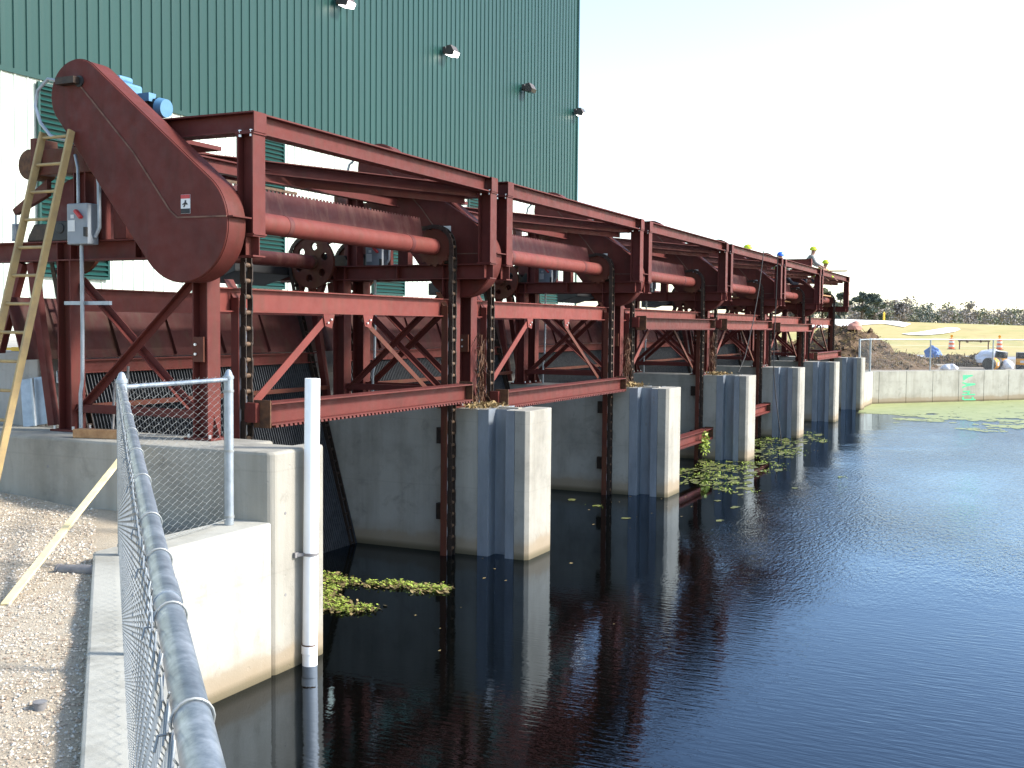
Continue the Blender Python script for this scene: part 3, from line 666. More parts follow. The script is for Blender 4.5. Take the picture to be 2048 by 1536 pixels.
    mb=MB(); mb.box((C2[0]-.20,gy0-.10,C2[1]+.10),(C2[0]+.06,gy0-.001,C2[1]+.17)); mb.build('sensor_bracket',M['chain'],g)
    mb=MB(); mb.cyl((C2[0]+.05,gy0-.02,C2[1]+.13),(C2[0]+.05,gy0-.001,C2[1]+.13),.06,n=14); mb.build('shaft_hole',M['black'],g)
    loop=[(C2[0]-.18,gy0-.06,C2[1]+.14),(C2[0]-.32,gy0-.08,C2[1]+.17),(C2[0]-.46,gy0-.09,C2[1]+.06),(C2[0]-.50,gy0-.09,C2[1]-.10),(C2[0]-.44,gy0-.08,C2[1]-.28),(C2[0]-.32,gy0-.06,C2[1]-.42),(C2[0]-.16,gy0-.02,C2[1]-.47),(C2[0]+.05,gy0+.1,C2[1]-.45)]
    mb=MB(); mb.tube(loop,.018,8); mb.build('flexible_conduit',M['galv'],g,True)
    mb=MB(); mb.box((C2[0]-.2,gy1+.01,5.30),(C2[0]+.95,yn+.75,5.345)); mb.box((C2[0]-.1,gy1+.05,5.345),(C2[0]+.85,gy1+.09,5.44)); md=mb.build('motor_base',rd,t)
    gm=MB(); qx=C2[0]-.03; gm.box((qx-.12,yn+.1,5.345),(qx+.14,yn+.44,6.02)); gm.box((qx-.08,yn+.15,6.02),(qx+.08,yn+.36,6.10))
    rb=gm.build('gear_reducer',M['blue'],t,bevel=.03)
    mb=MB(); mb.cyl((qx+.14,yn+.27,5.79),(qx+.26,yn+.27,5.77),.135,.12,n=20); mb.cyl((qx+.26,yn+.27,5.77),(qx+.32,yn+.27,5.76),.12,n=20); mb.build('motor_adapter',M['blue'],rb,True)
    mb=MB(); mb.cyl((qx+.32,yn+.27,5.74),(qx+.54,yn+.27,5.72),.10,n=20)
    for j_ in range(14):
        a=2*math.pi*j_/14; mb.bar((qx+.33,yn+.27+.10*math.cos(a),5.74+.10*math.sin(a)),(qx+.53,yn+.27+.10*math.cos(a),5.72+.10*math.sin(a)),.008,.024,(0,math.cos(a),math.sin(a)))
    mb.build('motor_body',M['black'],rb,True)
    mb=MB(); mb.cyl((qx+.54,yn+.27,5.72),(qx+.63,yn+.27,5.71),.112,.098,n=20); mb.box((qx+.34,yn+.14,5.78),(qx+.50,yn+.25,5.87)); mb.build('fan_cover',M['blue'],rb,True)
    # bearing frame and wiper arm with spring at the rear
    mb=MB(); mb.box((-3.62,yn-.09,5.02),(-2.75,yn+.09,5.30)); mb.box((-3.66,yn-.16,5.04),(-3.58,yn+.16,5.42)); mb.build('wiper_frame',M['red_rust'],t,bevel=.008)
    mb=MB(); mb.cyl((-3.72,yn-.12,5.14),(-3.72,yn+.14,5.14),.17,n=24); mb.cyl((-3.72,yn-.135,5.14),(-3.72,yn-.12,5.14),.07,n=18); mb.build('wiper_roller',M['rust'],t,True)
    mb=MB(); mb.prism([(-3.55,4.98),(-3.55,4.80),(-4.06,4.60),(-4.10,4.66)],lambda p:(p[0],yn-.03,p[1]),lambda p:(p[0],yn+.03,p[1])); wa=mb.build('wiper_arm',M['red_rust'],t)
    mb=MB(); mb.cyl((-4.08,yn,4.62),(-4.08,yn,4.50),.012,n=8); mb.cyl((-4.08,yn,4.50),(-4.09,yn,4.30),.038,n=14)
    hel=[(-4.085+.042*math.cos(a),yn+.042*math.sin(a),4.50-.2*a/(2*math.pi*12)) for a in np.linspace(0,2*math.pi*12,96)]
    mb.tube(hel,.006,5); mb.build('tension_spring',M['galv'],wa,True)
    # vertical gear housing disc behind the ladder
    mb=MB(); mb.xz(circ(-3.25,4.60,.40,28,0,math.pi)+[(-3.65,4.285),(-2.85,4.285)],yn+.11,yn+.34); mb.build('sprocket_guard',M['purple_red'],t,bevel=.01)
    mb=MB(); mb.xz([(-3.52,4.283),(-3.05,4.283),(-3.10,4.40),(-3.17,4.50),(-3.38,4.50),(-3.46,4.40)],yn-.10,yn+.07); mb.cyl((-3.28,yn-.11,4.42),(-3.28,yn-.09,4.42),.06,n=14); mb.build('pillow_block',M['black'],t,bevel=.012)
    mb=MB(); mb.box((-2.52,yn-.08,4.285),(-2.34,yn+.08,5.02)); mb.box((-2.80,yn-.07,4.285),(-2.70,yn+.07,4.95)); mb.build('drive_support',rd,t,bevel=.006)
    # switch box, conduit and strut
    by=yn-.28
    mb=MB(); mb.box((-2.99,by,4.22),(-2.69,by+.16,4.66)); sb=mb.build('switch_box',M['grey_box'],t,bevel=.012)
    mb=MB(); mb.box((-2.97,by-.004,4.36),(-2.87,by-.001,4.48)); mb.box((-2.93,by-.004,4.50),(-2.88,by-.001,4.54)); mb.build('box_label',M['white_label'],sb)
    mb=MB(); mb.bar((-2.83,by-.03,4.58),(-2.75,by-.03,4.50),.03,.045,(0,1,0)); mb.build('box_handle',M['red_handle'],sb)
    mb=MB(); mb.box((-2.72,by-.03,4.30),(-2.685,by,4.40)); mb.build('box_latch',M['black'],sb)
    mb=MB(); mb.tube([(-2.86,by+.08,4.22),(-2.86,by+.08,3.3),(-2.87,by+.08,2.75),(-2.90,by+.08,2.6),(-2.90,by+.08,HT)],.021,8)
    mb.tube([(-2.90,by+.08,4.66),(-2.90,by+.08,5.05),(-2.98,by+.12,5.2)],.018,8); mb.tube([(-2.68,by+.10,4.30),(-2.62,by+.10,4.40),(-2.62,by+.10,4.85),(-2.66,by+.12,4.98)],.022,8)
    mb.build('conduit',M['galv'],t,True)
    mb=MB(); mb.box((-3.16,by+.11,3.57),(-2.50,by+.15,3.61)); mb.build('conduit_strut',M['galv'],t)
    # small plates bolted on the front columns
    for y in (yn,yf):
        mb=MB(); mb.box((XF-.07,y-.13,2.98),(XF+.07,y-.101,3.24)) ; mb.build('splice_plate',M['red_rust'],t)
        mb=MB(); bolts(mb,[(XF-.03,y-.13,3.06),(XF-.03,y-.13,3.16)],(0,1,0),.015,.018); mb.build('splice_bolts',M['bolt'],t)
    # knee near the far guard (sloped pale flat seen against the guard)
    mb=MB(); mb.bar((-.86,yf-.06,4.86),(-1.55,yf-.06,5.28),.07,.014,(0,0,1)); mb.build('corner_flat',rd,t)

# ------------------------------------------------------------------ near chain link fence
def chainlink(p0,p1,z0,z1,off,dia=.062,r=.0017,n=4,top=True):
    """zigzag wires between p0 and p1 (2D), diamonds dia wide"""
    p0,p1=np.array(p0,float),np.array(p1,float); L=np.linalg.norm(p1-p0); d=(p1-p0)/L; nv=np.array([d[1],-d[0]])
    nw=int(L/dia); ns=int((z1-z0)/(dia/2)); mb_v=[];mb_f=[]; cnt=0
    for i in range(nw):
        s0=i*dia; ph=i%1
        pts=[]
        for j in range(ns+1):
            e=(i+j)%2; s=s0+(dia*1.05 if e else -dia*.05); o=off+(.0035 if e else -.0035)
            q=p0+d*s+nv*o; pts.append((q[0],q[1],z0+(z1-z0)*j/ns))
        if top:
            q=p0+d*(s0+dia*.5)+nv*off; pts.append((q[0]+rnd.uniform(-.006,.006),q[1],z1+dia*.33))
        mb=MB(); mb.tube(pts,r,n); k=len(mb_v); mb_v+=mb.v; mb_f+=[tuple(a+k for a in f) for f in mb.f]
    return mb_v,mb_f
fence=thing('chain_link_fence',(-.12,-7.73,1.49),'near galvanised chain link fence, its long top rail running towards the camera','fence')
PA,PB=Vector((-.26,-6.24,0)),Vector((-.12,-7.73,0)); dF=Vector((s2,-s2,0)); PE=PB+dF*10.6; ZR=2.86
for (p,h,r) in ((PA,1.40,.044),(PB,1.43,.042),(PB+dF*2.9,1.30,.03),(PB+dF*5.8,1.30,.03),(PE,1.43,.042)):
    mb=MB(); mb.cyl((p.x,p.y,1.492),(p.x,p.y,1.49+h),r,n=20); po=mb.build('post',M['galv'],fence,True)
    if h>1.35:
        mb=MB(); pr=[(0,.008),(.006,r*1.14),(.03,r*1.14),(.045,r*.85),(.06,r*.75),(.085,r*.5),(.095,.006)]
        mb.tube([(p.x,p.y,1.49+h+a-.03) for a,_ in pr],[b for _,b in pr],18); mb.build('post_cap',M['galv'],po,True)
        for zz in (1.56,2.18,2.74): mb=MB(); mb.cyl((p.x,p.y,zz),(p.x,p.y,zz+.022),r+.005,n=20); mb.build('band',M['galv_wire'],po,True)
for a,b in ((PA,PB),(PB,PE)):
    mb=MB(); mb.cyl((a.x,a.y,ZR),(b.x,b.y,ZR),.0255 if b is PE else .021,n=32); rl=mb.build('top_rail',M['rail'],fence,True)
    if b is PE:
        mb=MB(); 
        for q in (7.25,): mb.cyl(PB+dF*q+Vector((0,0,ZR)),PB+dF*(q+.16)+Vector((0,0,ZR)),.0275,n=32)
        mb.build('rail_sleeve',M['rail'],rl,True)
for a,b,off in ((PA,PB,.03),(PB,PE,.031)):
    v_,f_=chainlink((a.x,a.y),(b.x,b.y),1.515,ZR+.012,off if b is PB else .032,n=4)
    o=fast('mesh_fabric',v_,f_,M['galv_wire'],fence); o['kind']='stuff'
# which side: fabric stands on the land side of the long run
mb=MB()
for q in [1.0,2.1,3.1,4.0,4.9,5.7,6.5,7.0,7.5,8.05,8.6,9.2]:
    c0=PB+dF*q+Vector((0,0,ZR)); side=Vector((-s2,-s2,0))
    pts=[]
    for a in np.linspace(-.55*math.pi,1.15*math.pi,16):
        pts.append(c0+side*(-.0285*math.cos(a))+Vector((0,0,.0285*math.sin(a)))+dF*(.012*a/math.pi))
    pts.append(c0+side*.045+Vector((0,0,-.012))+dF*.02); pts.append(c0+side*.05+Vector((0,0,-.03))+dF*.03)
    mb=MB(); mb.tube(pts,.0022,6); mb.build('rail_tie',M['galv_wire'],fence,True)
mb=MB(); mb.tube([(PA.x,PA.y-.04,1.55),(PA.x+.02,PA.y-.5,1.52),(PB.x,PB.y,1.53)],.003,5); mb.build('tension_wire',M['galv_wire'],fence)
# far fence
ff=thing('chain_link_fence',(0,37.9,1.46),'far galvanised chain link fence on the pale wall behind the pond','fence')
Fq=[A+u*s_-nn*.2 for s_ in (-.02,3.55,7.5,11.4,15.3,19.2)]; F0=Vector((-.3,34.75,0))
for i,p in enumerate([F0]+Fq):
    mb=MB(); mb.cyl((p.x,p.y,1.46),(p.x,p.y,2.95 if i<2 else 2.9),.045 if i<2 else .032,n=12); mb.build('post',M['galv'],ff,True)
for a,b in zip([F0]+Fq[:-1],Fq):
    mb=MB(); mb.cyl((a.x,a.y,2.9),(b.x,b.y,2.9),.026,n=10); mb.build('top_rail',M['galv'],ff,True)
v_,f_=chainlink((F0.x,F0.y),(Fq[0].x,Fq[0].y),1.48,2.9,.03,.062,.0022,3,False); fast('mesh_fabric',v_,f_,M['galv_wire'],ff)['kind']='stuff'
v_,f_=chainlink((Fq[0].x,Fq[0].y),(Fq[3].x,Fq[3].y),1.48,2.9,.03,.062,.003,3,False); fast('mesh_fabric',v_,f_,M['galv_wire'],ff)['kind']='stuff'

# ------------------------------------------------------------------ ladder, pipe, boards
lad=thing('ladder',(-2.6,-6.9,1.7),'yellow straight ladder leaning against the nearest red machine','ladder')
Tt,Tb=Vector((-2.92,-5.76,5.40)),Vector((-3.08,-6.72,1.50)); dv=(Tt-Tb); ux=Vector((1,0,0))
for sgn in (-1,1):
    mb=MB(); o_=ux*(.205*sgn); mb.bar(Tb+o_,Tt+o_,.03,.085,(0,-1,.25)); mb.build('rail',M['ladder'],lad,bevel=.005)
nr=int(dv.length/.305)
for i in range(nr+1):
    p=Tt-dv.normalized()*(.06+.305*i)
    mb=MB(); mb.cyl(p-ux*.2,p+ux*.2,.017,n=10); mb.build('rung',M['ladder'],lad,True)
pv=thing('vent_pipe',(.13,-5.48,0),'white plastic pipe strapped to the abutment end, rising out of water','pipe')
mb=MB(); mb.cyl((.115,-5.49,-.5),(.135,-5.46,2.85),.075,n=28); mb.build('pipe',M['white_pvc'],pv,True)
mb=MB(); mb.cyl((.1165,-5.4885,.12),(.117,-5.488,.20),.079,n=28); mb.build('coupling',M['white_pvc'],pv,True)
mb=MB(); mb.cyl((.122,-5.48,1.10),(.1225,-5.48,1.13),.0795,n=28,caps=False); mb.box((.021,-5.63,1.09),(.05,-5.55,1.14)); mb.bar((.04,-5.6,1.115),(.1,-5.54,1.115),.02,.03); mb.build('strap',M['pipe_grey'],pv)
mb=MB(); mb.cyl((.117,-5.488,.20),(.117,-5.488,.215),.077,n=28,caps=False); mb.build('rust_ring',M['rust'],pv)
mb=MB(); mb.bar((.08,-9.06,1.40),(-1.62,-6.02,2.20),.06,.022,(0,0,1)); one(mb,'lath',M['pale_wood'],'long pale wooden lath propped on the abutment edge above the gravel','board',bevel=.003)
mb=MB(); mb.bar((-2.63,-5.82,HT+.048),(-2.10,-5.70,HT+.048),.14,.09); one(mb,'timber_block',M['wood'],'short brown timber block lying on the near abutment top','timber',bevel=.004)
mb=MB(); mb.cyl((-.42,-8.10,1.41),(.0,-8.06,1.44),.045,n=16); mb.cyl((-.44,-8.10,1.41),(-.42,-8.10,1.41),.05,n=16); one(mb,'drain_pipe',M['pipe_grey'],'dark pipe end poking out of the gravel by the low wall','pipe',smooth=True)
mb=MB(); 
mb.tube([(1.975,-10.46,1.33),(1.975,-10.46,1.425)],.032,20); mb.cyl((1.975,-10.46,1.425),(1.975,-10.46,1.43),.036,n=20); one(mb,'pipe_stub',M['pipe_grey'],'grey capped pipe stub standing in the gravel at lower left','pipe',smooth=True)
for (x,h,lb) in ((-2.72,.56,'shorter thin grey rod standing behind the timber block'),(-2.52,.74,'taller thin grey rod standing behind the timber block')):
    mb=MB(); mb.cyl((x,-5.22,HT),(x+.02,-5.2,HT+h),.016,.014,n=8); mb.cyl((x,-5.22,HT),(x,-5.22,HT+.02),.03,n=10); one(mb,'rod',M['pipe_grey'],lb,'rod',smooth=True)
mb=MB(); mb.bar((-3.98,-5.15,2.17),(-4.10,-5.08,2.72),.02,.30,(1,.3,0)); mb.bar((-3.93,-5.2,2.17),(-4.05,-5.13,2.72),.03,.03,(1,0,0)); one(mb,'metal_sheet',M['galv'],'grey metal sheet leaning on the concrete block behind the ladder','sheet',bevel=.003)
mb=MB(); mb.bar((-4.9,-5.0,3.055),(-4.06,-5.0,3.055),.05,.03); mb.box((-4.5,-5.03,3.03),(-4.3,-4.97,3.078)); one(mb,'spirit_level',M['yellow'],'yellow level lying on the concrete block at left edge','level',bevel=.003)

# ropes and cable
def rope(name,pts,r,label): 
    mb=MB(); mb.tube(pts,r,6); one(mb,name,M['rope'],label,'cable',smooth=True)
rope('cable',[(-.5,18.95,5.55),(-.52,18.93,4.2),(-.55,18.9,2.9),(-.5,18.7,2.2),(-.35,18.4,1.3),(-.15,18.1,.4),(-.05,17.95,-.1)],.016,'dark cable hanging from the roof beam down the fourth pier into water')
rope('cable',[(-.55,17.3,5.55),(-.52,16.7,4.5),(-.5,16.0,3.6),(-.5,15.1,2.6),(-.55,14.6,2.2)],.014,'slack dark rope slanting down in front of the fourth machine')
# beam and planks lying on top of the far machines
mb=MB(); mb.ibeam((-1.95,27.0,5.72),(-.98,27.0,5.72),.34,.16); mb.box((-.978,26.92,5.56),(-.966,27.08,5.88)); one(mb,'loose_beam',M['red_tube'],'short red steel beam lying across the roof beams beside workers','beam')
for i,(ya,x0,lb) in enumerate(((29.9,-.2,'long plank jutting out over the last machine at right'),)):
    mb=MB(); mb.bar((-2.4,29.2,5.56),(-.25,30.35,5.60),.22,.05); one(mb,'plank',M['wood'],lb,'plank',bevel=.004)
PLK=['rearmost low scaffold plank under the workers, nearest the green building','second low scaffold plank from the building under the workers','third low scaffold plank from the building under the workers']
for i,x in enumerate((-2.35,-2.1,-1.85)):
    mb=MB(); mb.box((x,20.75,4.305),(x+.23,26.8,4.345)); one(mb,'scaffold_plank',M['wood'],PLK[i],'plank','planks under the workers')
PLK=['high scaffold plank at the last machine, on the building side','high scaffold plank at the last machine, on the water side']
for i,x in enumerate((-1.78,-1.45)):
    mb=MB(); mb.box((x,27.6,4.66),(x+.30,32.4,4.70)); one(mb,'scaffold_plank',M['wood'],PLK[i],'plank','planks under the workers')

# ------------------------------------------------------------------ people
def skin(name,jv,edges,rad,mat,parent=None,lev=2):
    me=bpy.data.meshes.new(name); me.from_pydata(jv,edges,[]); me.update(); me.materials.append(mat)
    o=link(name,me,parent); m=o.modifiers.new('skin','SKIN'); m.use_smooth_shade=True
    for i,v in enumerate(me.skin_vertices[0].data): v.radius=rad[i]; v.use_root=(i==0)
    s_=o.modifiers.new('sub','SUBSURF'); s_.levels=lev; s_.render_levels=lev; return o
def person(base,face,lean,label,hat,shirt,pants,vest=True,crouch=0,arms=((.25,.25),(.25,.25))):
    """base: feet, face: heading angle, lean: forward bend of the spine (rad)"""
    b=Vector(base); f=Vector((math.cos(face),math.sin(face),0)); l=Vector((-f.y,f.x,0)); z=Vector((0,0,1))
    hipz=.92-crouch; hip=b+z*hipz-f*(crouch*.35)
    def sp(d,lat=0): return hip+(z*math.cos(lean)+f*math.sin(lean))*d+l*lat
    chest=sp(.36); sh=sp(.5); neck=sp(.58); head=neck+(z*math.cos(lean*.4)+f*math.sin(lean*.4))*.13; crown=head+z*.11
    J=[hip,chest,sh,neck,head,crown]; E_=[(0,1),(1,2),(2,3),(3,4),(4,5)]; Rr=[(.16,.12),(.17,.12),(.15,.09),(.062,.062),(.088,.10),(.06,.07)]
    arm={}; leg={}
    for s_,(fa,ou) in zip((-1,1),arms):
        a0=sp(.5,s_*.19); el=a0-z*.24+f*fa*.4+l*s_*ou*.3; wr=el+f*(.12+fa*.5)-z*(.2-fa*.3); ha=wr+(wr-el).normalized()*.09
        i=len(J); J+=[a0,el,wr,ha]; E_+=[(2,i),(i,i+1),(i+1,i+2),(i+2,i+3)]; Rr+=[(.065,.065),(.048,.048),(.034,.034),(.045,.022)]; arm[s_]=(a0,el,wr,ha)
    for s_ in (-1,1):
        h0=hip+l*s_*.1-z*.03; kn=b+l*s_*.12+z*(.48-crouch*.25)+f*(.03+crouch*.45); an=b+l*s_*.12+z*.09-f*(crouch*.2); to=an+f*.16-z*.05
        i=len(J); J+=[h0,kn,an,to]; E_+=[(0,i),(i,i+1),(i+1,i+2),(i+2,i+3)]; Rr+=[(.095,.095),(.065,.065),(.045,.045),(.045,.035)]; leg[s_]=(h0,kn,an,to)
    body=skin('person',[tuple(p) for p in J],E_,Rr,M['skin']); tag(body,label,'person')
    # fingers
    mb=MB()
    for s_ in (-1,1):
        wr,ha=arm[s_][2],arm[s_][3]; d=(ha-wr).normalized()
        for q in range(4): mb.tube([ha+l*(q-1.5)*.018-d*.01,ha+l*(q-1.5)*.02+d*(.05-.006*abs(q-1.5)),ha+l*(q-1.5)*.02+d*(.075-.01*abs(q-1.5))-z*.02],[.009,.008,.006],6)
        mb.tube([wr+d*.03-l*s_*.02,wr+d*.07-l*s_*.05,wr+d*.09-l*s_*.055],[.010,.009,.007],6)
    mb.build('fingers',M['skin'],body,True)
    # face
    mb=MB(); fc=head+f*.085+z*.02
    mb.tube([fc+z*.02,fc+f*.025-z*.015,fc-z*.03],[.008,.013,.010],6)
    mb.tube([fc-l*.022-z*.055,fc+f*.006-z*.058,fc+l*.022-z*.055],.006,5)
    for s_ in (-1,1): mb.tube([head+l*s_*.092+z*.03,head+l*s_*.105,head+l*s_*.092-z*.03],.013,6)
    mb.build('face_features',M['skin'],body,True)['kind']='stuff'
    mb=MB()
    for s_ in (-1,1): mb.cyl(fc+l*s_*.033+z*.02-f*.004,fc+l*s_*.033+z*.02+f*.008,.011,n=8)
    mb.build('eyes',M['black'],body)
    # clothes
    Jc=[hip-z*.02,chest,sh]; Ec=[(0,1),(1,2)]; Rc=[(.185,.145),(.195,.145),(.165,.105)]
    for s_ in (-1,1):
        i=len(Jc); a0,el,wr,_=arm[s_]; Jc+=[a0,el,wr-(wr-el)*.2]; Ec+=[(2,i),(i,i+1),(i+1,i+2)]; Rc+=[(.085,.085),(.066,.066),(.052,.052)]
    skin('shirt',[tuple(p) for p in Jc],Ec,Rc,shirt,body)
    Jp=[hip+z*.03,hip-z*.08]; Ep=[(0,1)]; Rp=[(.18,.14),(.17,.135)]
    for s_ in (-1,1):
        i=len(Jp); h0,kn,an,to=leg[s_]; Jp+=[h0-z*.08,kn,an+z*.02]; Ep+=[(1,i),(i,i+1),(i+1,i+2)]; Rp+=[(.115,.115),(.085,.085),(.07,.07)]
    skin('trousers',[tuple(p) for p in Jp],Ep,Rp,pants,body)
    if vest:
        skin('safety_vest',[tuple(p) for p in (hip+z*.06,chest,sh)],[(0,1),(1,2)],[(.20,.16),(.212,.162),(.185,.122)],M['vest'],body)
    mb=MB(); n1=16; vs=[];fs=[]; hc=head+z*.065; 
    rings=[(.0,.125),(.045,.125),(.085,.105),(.115,.075),(.135,.035)]
    for (h,r) in rings:
        for q in range(n1):
            a=2*math.pi*q/n1; vs.append(hc+z*h+f*(r*1.16*math.cos(a))+l*(r*math.sin(a)))
    for i in range(len(rings)-1):
        for q in range(n1): fs.append((i*n1+q,i*n1+(q+1)%n1,(i+1)*n1+(q+1)%n1,(i+1)*n1+q))
    fs.append(tuple(range((len(rings)-1)*n1,len(rings)*n1)))
    k=len(vs)
    for q in range(n1):
        a=2*math.pi*q/n1; ex=.05 if math.cos(a)>.2 else .012; vs.append(hc-z*.012+f*((.145+ex)*math.cos(a))+l*((.125+.012)*math.sin(a)))
    for q in range(n1): fs.append((k+q,k+(q+1)%n1,(q+1)%n1,q))
    mb.add(vs,fs); mb.build('hard_hat',hat,body,True)
    return body
ZP=4.345
person((-2.10,22.2,ZP-.06),R_(200),.1,'worker with yellow hard hat just showing above the fourth roof beam',M['hat_y'],M['cloth_dark'],M['cloth_dark'],False)
person((-1.72,25.1,ZP-.12),R_(95),.15,'worker in blue hard hat and lime vest behind the roof beam',M['hat_b'],M['cloth_grey'],M['cloth_dark'],True)
person((-1.48,28.3,4.70),R_(20),.55,'worker in yellow hard hat and grey shirt beside the loose red beam',M['hat_y'],M['cloth_grey'],M['cloth_dark'],False)
person((-1.32,30.0,4.70),R_(-30),.95,'bending worker in lime vest rightmost of the crew on top',M['hat_y'],M['vest'],M['cloth_dark'],True,.26)
person((-2.0,25.9,ZP),R_(60),.9,'worker in dark clothes crouched inside the fifth red machine',M['cloth_dark'],M['cloth_dark'],M['cloth_dark'],False,.35,((.6,.3),(.6,.3)))

# ------------------------------------------------------------------ pile, drums and site clutter on the far bank
def blob(name,c,r,mat,label=None,cat=None,amp=.25,seed=0,sub=3,flat=None,**kw):
    bm=bmesh.new(); bmesh.ops.create_icosphere(bm,subdivisions=sub,radius=1); rr=np.random.default_rng(seed)
    dirs=rr.normal(size=(14,3)); ph=rr.random(14)*6.28; fr=1.5+rr.random(14)*4
    for v in bm.verts:
        p=np.array(v.co); a=sum(math.sin(fr[i]*float(p@dirs[i])+ph[i])/14*3.2 for i in range(14))
        q=Vector(v.co)*(1+amp*a*.5); v.co=Vector((q.x*r[0],q.y*r[1],max(q.z*r[2],-r[2]*.35)))+Vector(c)
    me=bpy.data.meshes.new(name); bm.to_mesh(me); bm.free(); me.materials.append(mat)
    return tag(link(name,me),label,cat,**kw)
# pile as displaced cone
def pile(name,c,rx,ry,h,label,seed,stuffn=900):
    t=thing(name,c,label,'debris pile'); rr=np.random.default_rng(seed); bm=bmesh.new(); nr,na=22,64; rows=[]
    dd=rr.normal(size=(30,2)); ph=rr.random(30)*6.28; fr=.6+rr.random(30)*4.2
    def hh(x,y):
        rho=math.hypot(x/rx,y/ry); a=sum(math.sin(fr[i]*(x*dd[i,0]+y*dd[i,1])+ph[i])/(fr[i]+.7) for i in range(30))
        return max(-.1,h*(1-rho)**.92 if rho<1 else -.1)+a*.07*h*min(1,(1.05-rho)*3)
    for i in range(nr+1):
        row=[]
        for j in range(na):
            a=2*math.pi*j/na; rho=i/nr*1.02; x,y=rx*rho*math.cos(a),ry*rho*math.sin(a); row.append(bm.verts.new((c[0]+x,c[1]+y,c[2]+hh(x,y))))
        rows.append(row)
    for i in range(nr):
        for j in range(na):
            try: bm.faces.new((rows[i][j],rows[i+1][j],rows[i+1][(j+1)%na],rows[i][(j+1)%na]))
            except ValueError: pass
    me=bpy.data.meshes.new('soil'); bm.to_mesh(me); bm.free(); me.materials.append(M['dirt']); link('soil',me,t)
    mb=MB()
    for i in range(stuffn):
        a=rr.random()*6.28; rho=math.sqrt(rr.random())*.97; x,y=rx*rho*math.cos(a),ry*rho*math.sin(a); p=Vector((c[0]+x,c[1]+y,c[2]+hh(x,y)))
        d=Vector(rr.normal(size=3)); d.z=abs(d.z)*.5; d.normalize(); L=.05+.35*rr.random()**2
        mb.bar(p-d*.03,p+d*L,.012+.03*rr.random(),.01+.02*rr.random(),Vector(rr.normal(size=3)))
    mb.build('reeds',M['debris'],t)['kind']='stuff'
    mb=MB()
    for i in range(260):
        a=rr.random()*6.28; rho=math.sqrt(rr.random()); x,y=rx*rho*math.cos(a),ry*rho*math.sin(a); p=np.array((c[0]+x,c[1]+y,c[2]+hh(x,y))); r=.04+.14*rr.random()**2
        mb.add((base*r*(.7+.6*rr.random((6,3)))+p).tolist(),bf)
    mb.build('clods',M['dirt'],t)['kind']='stuff'
    return t
pile('debris_pile',(-3.0,47,1.34),5.0,4.2,2.35,'big brown heap of soil and reeds behind the far wall',3,2200)
pile('debris_pile',(1.9,57,1.34),1.7,1.3,.55,'low dark heap of soil beside the blue bundle',5,300)
pile('debris_pile',(3.7,52,1.34),1.3,1.0,.6,'low dark heap of soil left of the black and orange drums',8,300)
blob('boulder',(-2.2,46.4,3.42),(.36,.34,.34),M['rock_pink'],'pinkish boulder on top of the big brown heap','boulder',.2,4)
blob('blue_bundle',(.45,62,1.75),(.45,.4,.55),M['blue_tarp'],'crumpled blue tarp bundle on the low soil heap','tarp',.5,6)
blob('sack_heap',(4.3,48.6,1.85),(.72,.5,.62),M['white_bag'],'heap of white plastic sacks behind the lying drum','sacks',.35,9)
blob('sack',(2.55,45.3,1.45),(.42,.28,.22),M['white_bag'],'single white sack flat on the ground near the wall','sack',.35,12)
blob('sack',(5.15,46.3,1.55),(.33,.28,.32),M['white_bag'],'grey white sack between the standing drums','sack',.35,14)
def drum(base,axis,label,hh=.9,r=.30):
    b=V(base); a=V(axis).normalized(); t=thing('drum',base,label,'drum','black and orange drums')
    prof=[(0,r*.97),(.02,r),(.27,r),(.285,r*1.03),(.30,r)]
    def seg(nm,a0,a1,mat):
        mb=MB(); h=[a0,a0+.01,(a0+a1)/2-.01,(a0+a1)/2,(a0+a1)/2+.01,a1-.01,a1]; rr=[r*.985,r,r,r*1.025,r,r,r*.985]
        mb.tube([b+a*x for x in h],rr,26); mb.build(nm,mat,t,True)
    seg('lower_band',0,hh*.32,M['black']); seg('middle_band',hh*.32,hh*.66,M['orange']); seg('upper_band',hh*.66,hh,M['black'])
    mb=MB(); sd_=a.orthogonal().normalized(); mb.cyl(b+a*(hh+.001),b+a*(hh+.012),r*.9,n=26); mb.cyl(b+a*(hh+.012)+sd_*r*.6,b+a*(hh+.03)+sd_*r*.6,.035,n=10); mb.build('lid',M['black'] if abs(a.z)<.5 else M['white_label'],t,True)
    mb=MB(); 
    side=(Vector((CAM.x,CAM.y,0))-Vector((b.x,b.y,0))).normalized(); side=(side-a*side.dot(a)).normalized(); q=a.cross(side)
    c0=b+a*hh*.49+side*(r*1.03); mb.hexa([c0-q*.09-a*.06-side*.04,c0+q*.09-a*.06-side*.04,c0+q*.09+a*.06-side*.04,c0-q*.09+a*.06-side*.04,c0-q*.09-a*.06,c0+q*.09-a*.06,c0+q*.09+a*.06,c0-q*.09+a*.06]); mb.build('label_plate',M['white_label'],t)
drum((4.75,46.35,1.68),(-.52,-.85,0),'black and orange drum lying on its side by the far fence',.85)
drum((4.78,47.8,1.345),(.12,-.02,1),'tilted black and orange drum standing behind the lying one',.92)
drum((5.85,47.2,1.345),(0,0,1),'upright black and orange drum at the right picture edge',.9)
